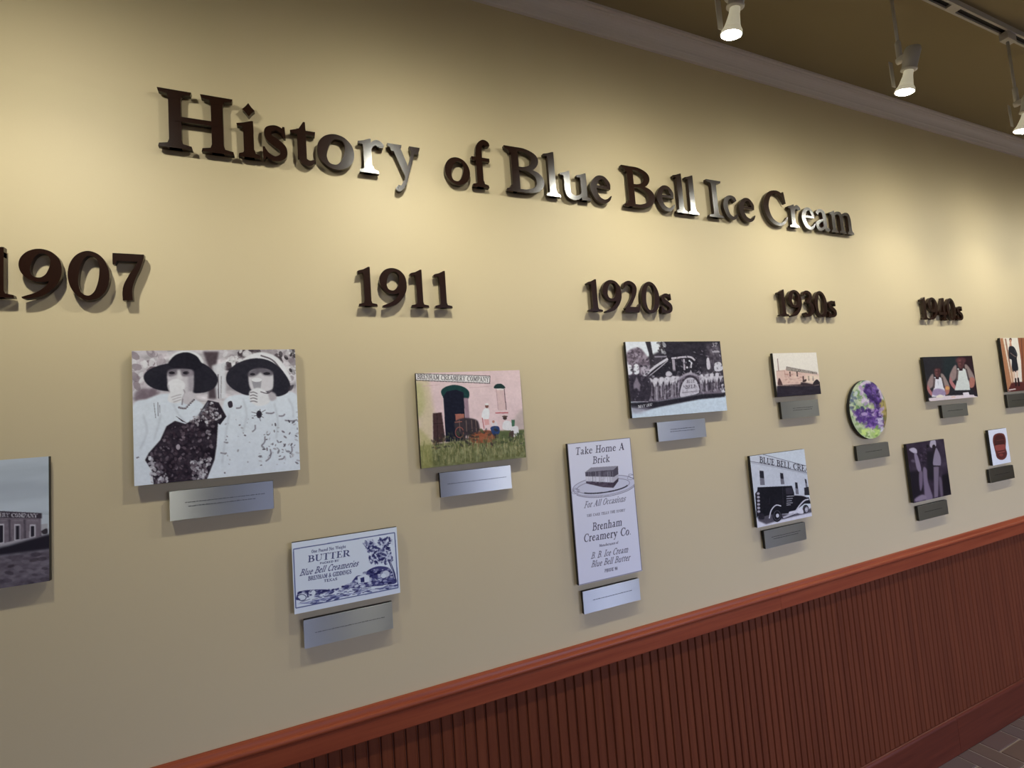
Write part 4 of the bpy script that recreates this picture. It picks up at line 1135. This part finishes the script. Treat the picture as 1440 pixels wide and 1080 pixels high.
def pic_sepia_building():
    p = Pic([(158, 108), (730, 103), (795, 637), (215, 700)], 130, 110, (234, 226, 212))
    p.poly([(205, 345), (330, 330), (345, 300), (760, 375), (780, 530), (220, 545)], (222, 190, 174), 1, 1); p.poly([(345, 285), (745, 360), (745, 385), (345, 338)], (120, 108, 100)); p.text('BRENHAM CREAMERY CO', (352, 330), (740, 380), 34, (196, 186, 172), .2, .12)
    p.line([(228, 180), (240, 350)], 12, (150, 120, 110), .9); p.line([(210, 350), (320, 345)], 6, (180, 140, 128)); p.line([(320, 340), (326, 410)], 5, (170, 120, 110))
    for x, y0, y1 in ((392, 352, 420), (486, 350, 420), (566, 410, 470), (636, 410, 470), (692, 410, 470)): p.poly([(x-9, y0), (x+9, y0), (x+13, y1), (x-4, y1)], (78, 56, 52))
    p.poly([(660, 390), (760, 400), (775, 500), (560, 500)], (240, 226, 200), .5, 5); p.poly([(590, 400), (770, 410), (772, 440), (600, 440)], (238, 222, 196), .4, 3)
    p.blob([(228, 540), (232, 470), (246, 440), (268, 470), (290, 540)], (84, 58, 56)); p.blob([(560, 470), (606, 450), (604, 480), (566, 490)], (70, 52, 50)); p.blob([(690, 520), (740, 450), (785, 500), (785, 540)], (48, 38, 42))
    p.poly([(540, 490), (620, 500), (690, 515), (780, 520), (790, 560), (220, 570), (220, 545), (530, 520)], (60, 46, 50), 1, 2); p.line([(220, 542), (640, 540), (770, 520)], 6, (206, 180, 166), .7)
    p.poly([(210, 556), (780, 530), (800, 650), (210, 720)], (44, 37, 46), 1, 2, (14, 5, 8, 2)); p.scatter([(330, 380), (560, 380), (540, 510), (330, 510)], 40, 9, [(196, 158, 146), (232, 206, 186), (180, 130, 120)], 2, rot=0, asp=2.4, a=.6)
    p.grain(8, 34, 34, 64)
    return p

def pic_truck():
    p = Pic([(92, 142), (612, 82), (690, 715), (175, 822)], 170, 190, (214, 221, 226))
    p.poly([(90, 150), (220, 130), (640, 245), (655, 520), (500, 560), (140, 560)], (206, 210, 216)); p.line([(100, 192), (360, 244), (642, 310)], 5, (90, 88, 98)); p.line([(220, 128), (640, 246)], 4, (70, 66, 76)); p.poly([(108, 200), (360, 250), (642, 315), (642, 325), (360, 262), (108, 212)], (170, 172, 180), .6)
    p.text('BLUE BELL CREA', (188, 204), (662, 306), 58, (48, 44, 52), .2, .09, up=(-0.02, -1.0))
    for (x, y, w, h) in ((208, 280, 40, 140), (400, 305, 30, 110), (540, 395, 24, 115), (628, 365, 16, 80)):
        p.poly([(x-w/2, y), (x+w/2, y+5), (x+w/2+14, y+h), (x-w/2+10, y+h)], (120, 118, 126)); p.poly([(x-w/2+2, y+4), (x+w/2, y+8), (x+w/2+6, y+h*.55), (x-w/2+6, y+h*.5)], (38, 36, 44))
    p.poly([(616, 450), (664, 440), (668, 520), (620, 520)], (44, 42, 48))
    p.poly([(150, 740), (300, 700), (690, 620), (700, 730), (170, 830)], (222, 220, 226), 1, 2)
    p.poly([(170, 720), (300, 690), (520, 700), (690, 640), (690, 680), (430, 740), (260, 790), (190, 760)], (70, 64, 72), .9, 3)
    p.poly([(172, 440), (500, 430), (522, 500), (530, 560), (470, 690), (300, 700), (190, 730), (165, 560)], (20, 18, 24)); p.poly([(150, 500), (196, 440), (204, 690), (166, 730)], (26, 22, 30))
    p.line([(178, 480), (184, 690)], 22, (60, 52, 60)); 
    for k in range(6): p.ell(180+k*1.5, 500+k*34, 14, 11, (190, 186, 194), .9)
    p.poly([(440, 450), (500, 446), (514, 505), (446, 510)], (52, 48, 58)); p.line([(410, 440), (420, 600)], 3, (60, 56, 64)); p.line([(290, 540), (286, 600)], 4, (50, 46, 54))
    p.poly([(510, 520), (590, 525), (660, 540), (680, 600), (620, 600), (540, 660), (450, 680), (440, 540)], (24, 21, 28)); p.line([(522, 518), (590, 520), (650, 540)], 8, (200, 198, 206))
    for k, (y, w) in enumerate(((530, 70), (552, 60), (574, 50), (594, 60), (612, 40))): p.line([(450, y), (450+w, y-4)], 8, (200, 198, 204), .8)
    p.line([(288, 735), (306, 660), (350, 612), (400, 620)], 10, (214, 212, 218)); p.line([(540, 665), (580, 610), (620, 570), (660, 560)], 12, (206, 204, 212)); p.line([(420, 730), (520, 690)], 18, (190, 186, 194)); p.line([(405, 722), (430, 738), (530, 700)], 6, (30, 26, 34))
    for x, y, r in ((362, 708, 62), (632, 650, 40)):
        p.ell(x, y, r*.72, r, (16, 14, 20)); p.oval_line(x, y, r*.5, r*.72, 6, (84, 80, 88)); p.ell(x+4, y+2, r*.24, r*.3, (206, 204, 210))
    p.blob([(560, 660), (600, 650), (610, 690), (560, 690)], (226, 224, 230)); p.blob([(186, 700), (230, 690), (240, 740), (190, 740)], (40, 36, 44)); p.ell(640, 655, 16, 26, (200, 198, 206), .8)
    p.grain(9, 44, 40, 44); p.grain(7, 6, 6, 45)
    return p

def pic_blossoms():
    p = Pic([(110, 115), (522, 115), (522, 748), (110, 748)], 120, 120, (176, 186, 148))
    p.grain(30, 6, 6, 4)
    r = random.Random(8)
    G = [(150, 180, 110), (110, 150, 100), (196, 206, 160), (84, 120, 96), (214, 216, 180), (130, 160, 90)]
    full = [(100, 110), (530, 110), (530, 750), (100, 750)]
    p.scatter(full, 260, 16, G, 3, asp=2.2)
    p.scatter([(430, 350), (530, 350), (530, 640), (450, 640)], 50, 16, [(150, 132, 70), (180, 160, 96), (120, 104, 56)], 4, asp=2.6)
    p.scatter([(110, 230), (210, 230), (160, 400), (110, 420)], 24, 14, [(70, 70, 90), (100, 110, 130), (200, 206, 200)], 5)
    p.scatter([(250, 140), (420, 130), (500, 330), (430, 380), (260, 380)], 70, 16, [(206, 186, 206), (180, 150, 190), (226, 210, 220)], 6, asp=2)
    p.scatter([(300, 180), (420, 150), (470, 330), (440, 480), (330, 340)], 110, 15, [(84, 54, 120), (60, 38, 92), (120, 90, 160), (48, 34, 70)], 7, asp=2)
    p.scatter([(150, 420), (300, 430), (470, 440), (460, 640), (300, 640), (180, 520)], 150, 15, [(90, 56, 128), (64, 40, 100), (150, 110, 180), (200, 176, 208), (110, 76, 150)], 8, asp=2)
    p.scatter([(380, 540), (460, 540), (440, 680), (370, 660)], 26, 14, [(200, 190, 206), (110, 76, 140), (226, 220, 226)], 9)
    p.scatter([(200, 620), (400, 640), (400, 745), (260, 745)], 50, 14, [(180, 206, 120), (220, 226, 180), (120, 150, 80), (210, 230, 130)], 10, asp=2.4)
    p.ell(355, 400, 30, 40, (196, 200, 150), .7, 0, 3)
    return p

def pic_bakers():
    p = Pic([(125, 122), (845, 108), (925, 690), (225, 778)], 140, 110, (40, 38, 42))
    p.poly([(430, 120), (640, 110), (620, 480), (440, 520)], (34, 44, 46), .9, 8); p.poly([(640, 110), (860, 100), (930, 690), (800, 500)], (46, 26, 30), .9, 8)
    for (cx, hy, sc, hat) in ((350, 345, 1.0, (110, 62, 70)), (690, 210, 1.08, (96, 54, 58))):
        S_ = lambda x, y: (cx+x*sc, hy+y*sc)
        p.blob([S_(-60, -50), S_(0, -70), S_(60, -50), S_(50, 0), S_(-50, 0)], hat if cx > 500 else (46, 34, 36), .9, 4)
        p.blob([S_(-40, -34), S_(0, -50), S_(40, -34), S_(36, 46), S_(0, 80), S_(-36, 46)], (104, 64, 62), 1, 2); p.blob([S_(4, -40), S_(38, -30), S_(34, 46), S_(6, 76)], (70, 42, 44), .7, 3)
        p.line([S_(-32, -8), S_(32, -8)], 9, (66, 38, 40), .8, 1); p.ell(*S_(-12, -24), 14, 8, (150, 104, 102), .7, 0, 2); p.ell(*S_(-8, 14), 8, 12, (140, 92, 88), .7, 0, 2); p.line([S_(-12, 38), S_(14, 38)], 6, (66, 36, 38), .8, 1)
        p.blob([S_(-60, 40), S_(-100, 60), S_(-150, 180), S_(-120, 250), S_(-60, 200)], (150, 128, 122), 1, 2); p.blob([S_(50, 30), S_(100, 50), S_(180, 200), S_(160, 260), S_(80, 160)], (150, 132, 124), 1, 2)
        p.blob([S_(-140, 190), S_(-110, 250), S_(-50, 340), S_(-90, 350), S_(-150, 260)], (180, 116, 112), 1, 1); p.blob([S_(130, 190), S_(180, 220), S_(170, 310), S_(120, 330), S_(110, 250)], (176, 116, 100), 1, 1)
        p.poly([S_(-30, 75), S_(0, 100), S_(34, 75), S_(60, 90), S_(110, 260), S_(120, 360), S_(-80, 370), S_(-50, 240), S_(-50, 80)], (224, 222, 224) if cx < 500 else (212, 216, 206), 1, 1)
        p.poly([S_(-26, 66), S_(0, 90), S_(28, 66), S_(22, 108), S_(-22, 108)], (52, 26, 34)); p.line([S_(-40, 90), S_(-50, 240)], 26, (88, 68, 66), .8); p.line([S_(70, 80), S_(104, 230)], 24, (84, 72, 70), .8)
    p.blob([(280, 630), (350, 590), (450, 610), (470, 680), (300, 690)], (150, 130, 160), .9, 2); p.ell(500, 580, 30, 26, (214, 160, 96)); p.line([(360, 470), (366, 540)], 5, (150, 150, 156))
    p.poly([(225, 735), (480, 690), (900, 660), (935, 695), (600, 735), (235, 775)], (226, 210, 208), 1, 1); p.blob([(340, 700), (390, 676), (440, 690), (430, 716), (350, 722)], (232, 222, 200)); p.poly([(720, 640), (800, 630), (820, 690), (730, 700)], (232, 222, 224)); p.blob([(560, 700), (600, 690), (620, 712), (560, 720)], (226, 196, 180)); p.poly([(860, 650), (935, 640), (940, 690), (880, 680)], (40, 34, 42))
    p.grain(8, 34, 34, 61)
    return p

def pic_two_workers():
    p = Pic([(75, 155), (495, 100), (583, 718), (160, 825)], 100, 120, (58, 46, 58))
    p.grain(22, 6, 5, 3)
    p.poly([(100, 470), (250, 440), (270, 700), (150, 800)], (28, 22, 28), .9, 5); p.poly([(300, 240), (390, 230), (390, 560), (320, 560)], (30, 26, 30), .9, 6); p.poly([(480, 500), (560, 480), (585, 710), (500, 740)], (26, 20, 24), 1, 4)
    p.blob([(110, 215), (160, 196), (198, 220), (196, 262), (150, 250)], (190, 180, 190), 1, 1); p.blob([(170, 260), (205, 280), (245, 420), (240, 470), (205, 450), (180, 350)], (140, 126, 142), 1, 1)
    p.blob([(225, 470), (262, 470), (262, 620), (240, 690), (225, 600)], (116, 100, 116), 1, 2); p.blob([(270, 430), (310, 440), (320, 560), (360, 690), (376, 770), (300, 790), (280, 640)], (128, 112, 128), 1, 2); p.blob([(175, 780), (250, 730), (300, 740), (300, 780), (190, 810)], (140, 124, 138), 1, 2)
    p.blob([(350, 130), (380, 110), (408, 122), (412, 180), (370, 200), (345, 180)], (180, 170, 178), 1, 1); p.blob([(372, 176), (404, 170), (404, 245), (380, 250)], (40, 32, 36)); p.ell(320, 182, 16, 20, (30, 24, 28))
    p.blob([(410, 210), (428, 215), (462, 300), (462, 400), (385, 395), (388, 300)], (146, 134, 146), 1, 1); p.line([(385, 400), (460, 402)], 10, (26, 20, 24)); p.poly([(388, 410), (445, 412), (438, 750), (396, 760)], (122, 108, 120), 1, 1); p.blob([(445, 540), (475, 545), (492, 720), (470, 740)], (104, 90, 102), 1, 2)
    p.blob([(130, 340), (160, 330), (180, 350), (150, 360)], (110, 98, 110), .8, 2); p.scatter([(230, 200), (300, 190), (300, 380), (250, 380)], 18, 12, [(34, 26, 34), (80, 66, 80)], 2)
    return p

def pic_standing_girl():
    p = Pic([(126, 50), (300, 47), (353, 398), (177, 413)], 90, 130, (232, 224, 206))
    p.poly([(128, 52), (150, 52), (205, 340), (200, 395), (175, 410)], (176, 122, 86)); p.line([(150, 56), (206, 350)], 5, (226, 206, 180)); p.line([(164, 56), (214, 350)], 10, (140, 92, 66), .8)
    p.poly([(246, 46), (290, 45), (310, 400), (278, 402), (268, 200)], (150, 92, 62)); p.line([(270, 46), (288, 380)], 5, (100, 56, 40)); p.poly([(290, 44), (370, 42), (395, 400), (312, 402)], (186, 140, 116))
    p.poly([(205, 350), (288, 344), (296, 404), (176, 412)], (92, 44, 40), 1, 1)
    p.ell(198, 62, 9, 12, (70, 44, 34)); p.ell(198, 72, 7, 12, (196, 140, 112)); p.poly([(192, 84), (204, 84), (208, 110), (190, 112)], (200, 146, 120))
    p.blob([(186, 116), (205, 104), (226, 116), (244, 160), (240, 190), (250, 260), (232, 280), (206, 270), (206, 200), (188, 185)], (36, 36, 42)); p.line([(196, 150), (222, 170), (238, 178)], 5, (120, 100, 92)); p.line([(224, 130), (242, 165)], 4, (80, 78, 84))
    p.poly([(218, 272), (228, 274), (234, 350), (226, 352)], (222, 190, 166)); p.poly([(234, 272), (246, 268), (252, 350), (244, 352)], (226, 196, 172)); p.poly([(226, 320), (236, 320), (240, 376), (228, 378)], (40, 24, 26)); p.poly([(243, 318), (254, 318), (262, 374), (248, 376)], (40, 24, 26))
    p.blob([(196, 230), (222, 300), (214, 350), (202, 340)], (216, 170, 130), .6, 2); p.line([(186, 402), (232, 394)], 7, (226, 206, 196))
    p.grain(8, 34, 34, 63)
    return p

def pic_mitt():
    p = Pic([(45, 670), (165, 660), (203, 888), (78, 910)], 70, 100, (232, 234, 238))
    p.blob([(78, 740), (86, 704), (118, 692), (152, 700), (166, 740), (166, 790), (176, 830), (164, 862), (136, 872), (108, 858), (96, 820), (86, 780)], (110, 54, 46))
    p.blob([(88, 745), (98, 712), (124, 702), (148, 712), (158, 745), (150, 764), (100, 768)], (76, 38, 34)); p.blob([(98, 772), (155, 768), (158, 800), (104, 806)], (156, 78, 68), .9, 1); p.blob([(108, 815), (160, 808), (166, 840), (140, 862), (114, 850)], (92, 44, 40))
    p.line([(112, 822), (160, 815)], 5, (170, 96, 84), .9); p.line([(90, 768), (160, 762)], 4, (56, 28, 26)); p.line([(104, 740), (150, 735)], 4, (120, 66, 58)); p.ell(136, 838, 14, 10, (140, 68, 58), .9)
    p.grain(8, 34, 34, 62)
    return p

S0C = [(-1369, 224), (307, 98), (314, 886), (-1398, 1149)]
def pic_first_creamery():
    # right quarter was drawn from what shows; the building simply runs on to the left
    p = Pic(S0C, 260, 190, (196, 204, 212))
    p.poly([(-1300, 90), (310, 90), (312, 470), (-1300, 400)], (190, 199, 208), 1, 0, (14, 4, 3, 5)); p.poly([(-1300, 300), (310, 260), (310, 330), (-1300, 380)], (170, 178, 188), .5, 8)
    p.blob([(-1420, 620), (-1100, 560), (-700, 590), (-330, 600), (-330, 760), (-1420, 860)], (96, 90, 98), .9, 6)
    p.poly([(-330, 480), (262, 490), (268, 610), (-330, 740)], (124, 114, 124), 1, 0, (16, 10, 40, 2)); p.poly([(-335, 428), (268, 458), (268, 492), (-335, 482)], (66, 58, 68)); p.text('BRENHAM CREAMERY COMPANY', (-300, 474), (240, 487), 25, (214, 212, 220), .2, .11)
    for k in range(6):
        x = 210-k*96+(-6 if k > 1 else 0); w = 19
        p.poly([(x-w, 530-k*2), (x+w, 530-k*2), (x+w, 612+k*19), (x-w, 618+k*19)], (200, 196, 204)); p.poly([(x-w+7, 540-k*2), (x+w-8, 540-k*2), (x+w-8, 604+k*19), (x-w+7, 609+k*19)], (44, 40, 50)); p.line([(x-50, 498), (x-48, 632+k*19)], 14, (86, 78, 88), .9); p.line([(x-36, 505), (x+36, 506)], 5, (150, 142, 150), .7)
    p.poly([(262, 530), (305, 525), (310, 600), (268, 610)], (176, 176, 182)); p.blob([(268, 570), (300, 555), (304, 585), (275, 590)], (60, 54, 60))
    p.line([(-1400, 900), (-330, 748), (60, 650), (270, 612)], 20, (176, 172, 180)); p.poly([(-1400, 890), (-330, 752), (60, 662), (318, 590), (322, 690), (0, 730), (-1400, 980)], (40, 36, 46), 1, 3)
    p.poly([(-1400, 975), (0, 728), (322, 684), (325, 900), (-1400, 1260)], (104, 96, 106), 1, 4, (30, 12, 30, 6)); p.scatter([(-1250, 900), (310, 690), (315, 880), (-1250, 1220)], 160, 12, [(70, 62, 72), (130, 122, 132), (56, 48, 56)], 8, rot=-.1, asp=2.4, a=.7)
    return p

SG = 'photo and print panels on the history wall'
P_ = 'mounted_photograph'
sign((-.3184, .0156, 1.7890, 1.4904), pic_ladies(), 'large black and white photo panel of two ladies in wide hats eating ice cream cones', 'photo panel', SG, P_)
sign((.3153, .6277, 1.7198, 1.4611), pic_creamery_colour(), 'colour photo panel of a pink creamery building with horse cart and tall grass', 'photo panel', SG, P_)
sign((-.0104, .2407, 1.3178, 1.1506), pic_butter(), 'white panel with a navy butter wrapper design, tree and farm', 'print panel', SG, 'mounted_label_print')
sign((.7696, 1.0049, 1.4880, 1.0641), pic_brick_ad(), 'tall narrow white advertisement panel with an ice cream brick on a plate', 'print panel', SG, 'mounted_advertisement')
sign((1.0203, 1.4403, 1.8033, 1.5504), pic_parade(), 'black and white photo panel of a draped parade float under the middle year heading', 'photo panel', SG, P_)
sign((1.7052, 1.9573, 1.7552, 1.5863), pic_sepia_building(), 'small sepia photo panel of a low building with a dark street below', 'photo panel', SG, P_)
sign((1.5268, 1.8204, 1.3775, 1.1199), pic_truck(), 'black and white photo panel of an old black delivery truck by a white building', 'photo panel', SG, P_)
sign((2.6940, 3.1158, 1.7236, 1.5172), pic_bakers(), 'dark colour photo panel of two people in white aprons working at a table', 'photo panel', SG, P_)
sign((2.4783, 2.7718, 1.3384, 1.0818), pic_two_workers(), 'dim black and white photo panel of two workers in pale caps', 'photo panel', SG, P_)
sign((3.4070, 3.68, 1.8130, 1.5290), pic_standing_girl(), 'tall colour photo panel of a girl in a dark dress at the right edge', 'photo panel', SG, P_)
sign((3.1639, 3.3383, 1.3474, 1.1735), pic_mitt(), 'small white panel showing a reddish brown leather object', 'photo panel', SG, P_)
sign((-.830, -.4635, 1.569, 1.316), pic_first_creamery(), 'grey photo panel of a long brick building, cut by the left picture edge', 'photo panel', SG, P_)

# round flower picture
def round_sign(cx, cz, rad):
    pic = pic_blossoms(); col = pic.colours()
    nr, ns = 40, 120
    V = [(0, 0, rad)]; C = [col[pic.ny//2, pic.nx//2]]
    for i in range(1, nr+1):
        for k in range(ns):
            t = 2*math.pi*k/ns; x, z = rad*i/nr*math.cos(t), rad*i/nr*math.sin(t)
            V.append((x, 0, rad+z)); C.append(col[min(pic.ny, int((1-(z/rad+1)/2)*pic.ny)), min(pic.nx, int((x/rad+1)/2*pic.nx))])
    V, C = np.array(V), np.array(C)
    F = []
    for i in range(1, nr):
        for k in range(ns):
            a, b = 1+(i-1)*ns+k, 1+(i-1)*ns+(k+1) % ns
            F.append((a, b, b+ns, a+ns))
    o = tag(empty('round_mounted_print', (cx, FACE, cz-rad)), 'round panel painted with purple and lilac blossoms on green', 'print panel', SG)
    fc = raw_mesh('printed_face', V, np.array(F), C)
    link('printed_face', fc, None, o)
    link('centre_patch', raw_mesh('centre_patch', np.array([(rad/nr*math.cos(2*math.pi*k/8), -0.0001, rad+rad/nr*math.sin(2*math.pi*k/8)) for k in range(8)]), np.array([[0, 1, 2, 3], [4, 5, 6, 7], [0, 3, 4, 7]]), np.tile(C[0], (8, 1))), None, o)
    bm = bmesh.new(); lathe(bm, [(rad, 0.0), (rad, 0.0111)], 72)
    bmesh.ops.rotate(bm, verts=bm.verts, cent=(0, 0, 0), matrix=Matrix.Rotation(-math.pi/2, 3, 'X'))
    link('panel', bm_mesh(bm, 'panel'), M['black'], o, (0, 0.0004, rad))
    for s in (-1, 1): link('standoff', box_mesh('standoff', s*0.06-0.012, s*0.06+0.012, 0.0117, WALL-FACE-0.0005, rad-0.012, rad+0.012), M['spacer'], o)
round_sign(2.247, 1.507, 0.1245)

PL = [
    ((-.2552, -.0458, 1.4702, 1.4048), 'wide brushed steel plaque below the photo of two ladies in hats', [(.14, .87, .56), (.17, .82, .42)]),
    ((.3646, .5766, 1.4434, 1.3775), 'brushed steel plaque below the pink creamery photo', [(.1, .92, .50)]),
    ((.0085, .2186, 1.1311, 1.0651), 'brushed steel plaque below the butter wrapper panel', [(.12, .88, .48)]),
    ((.7820, .9909, 1.0426, .9767), 'brushed steel plaque below the ice cream brick advertisement', [(.16, .86, .52)]),
    ((1.1220, 1.3332, 1.5293, 1.4647), 'brushed steel plaque below the parade float photo', [(.25, .76, .56), (.25, .76, .44)]),
    ((1.7230, 1.9373, 1.5662, 1.5002), 'brushed steel plaque below the small sepia building photo', [(.3, .82, .56), (.3, .8, .44)]),
    ((1.5606, 1.7806, 1.1023, 1.0381), 'brushed steel plaque below the black delivery truck photo', [(.16, .86, .56), (.2, .8, .44)]),
    ((2.1412, 2.3573, 1.3597, 1.2981), 'brushed steel plaque below the round blossom panel', [(.25, .75, .5)]),
    ((2.7986, 3.0146, 1.4930, 1.4329), 'dark looking brushed steel plaque below the photo of two aproned people', [(.2, .8, .5)]),
    ((2.5093, 2.7359, 1.0624, .9990), 'brushed steel plaque below the dim photo of two workers', [(.2, .8, .5)]),
    ((3.1293, 3.3599, 1.1568, 1.0917), 'brushed steel plaque below the brown leather object panel', [(.2, .8, .5)]),
    ((3.4020, 3.6150, 1.5155, 1.4460), 'brushed steel plaque at the right edge below the girl photo', [(.2, .8, .5)]),
]
for k, (r, lab, ln) in enumerate(PL): plaque(r, lab, ln, 100+k)
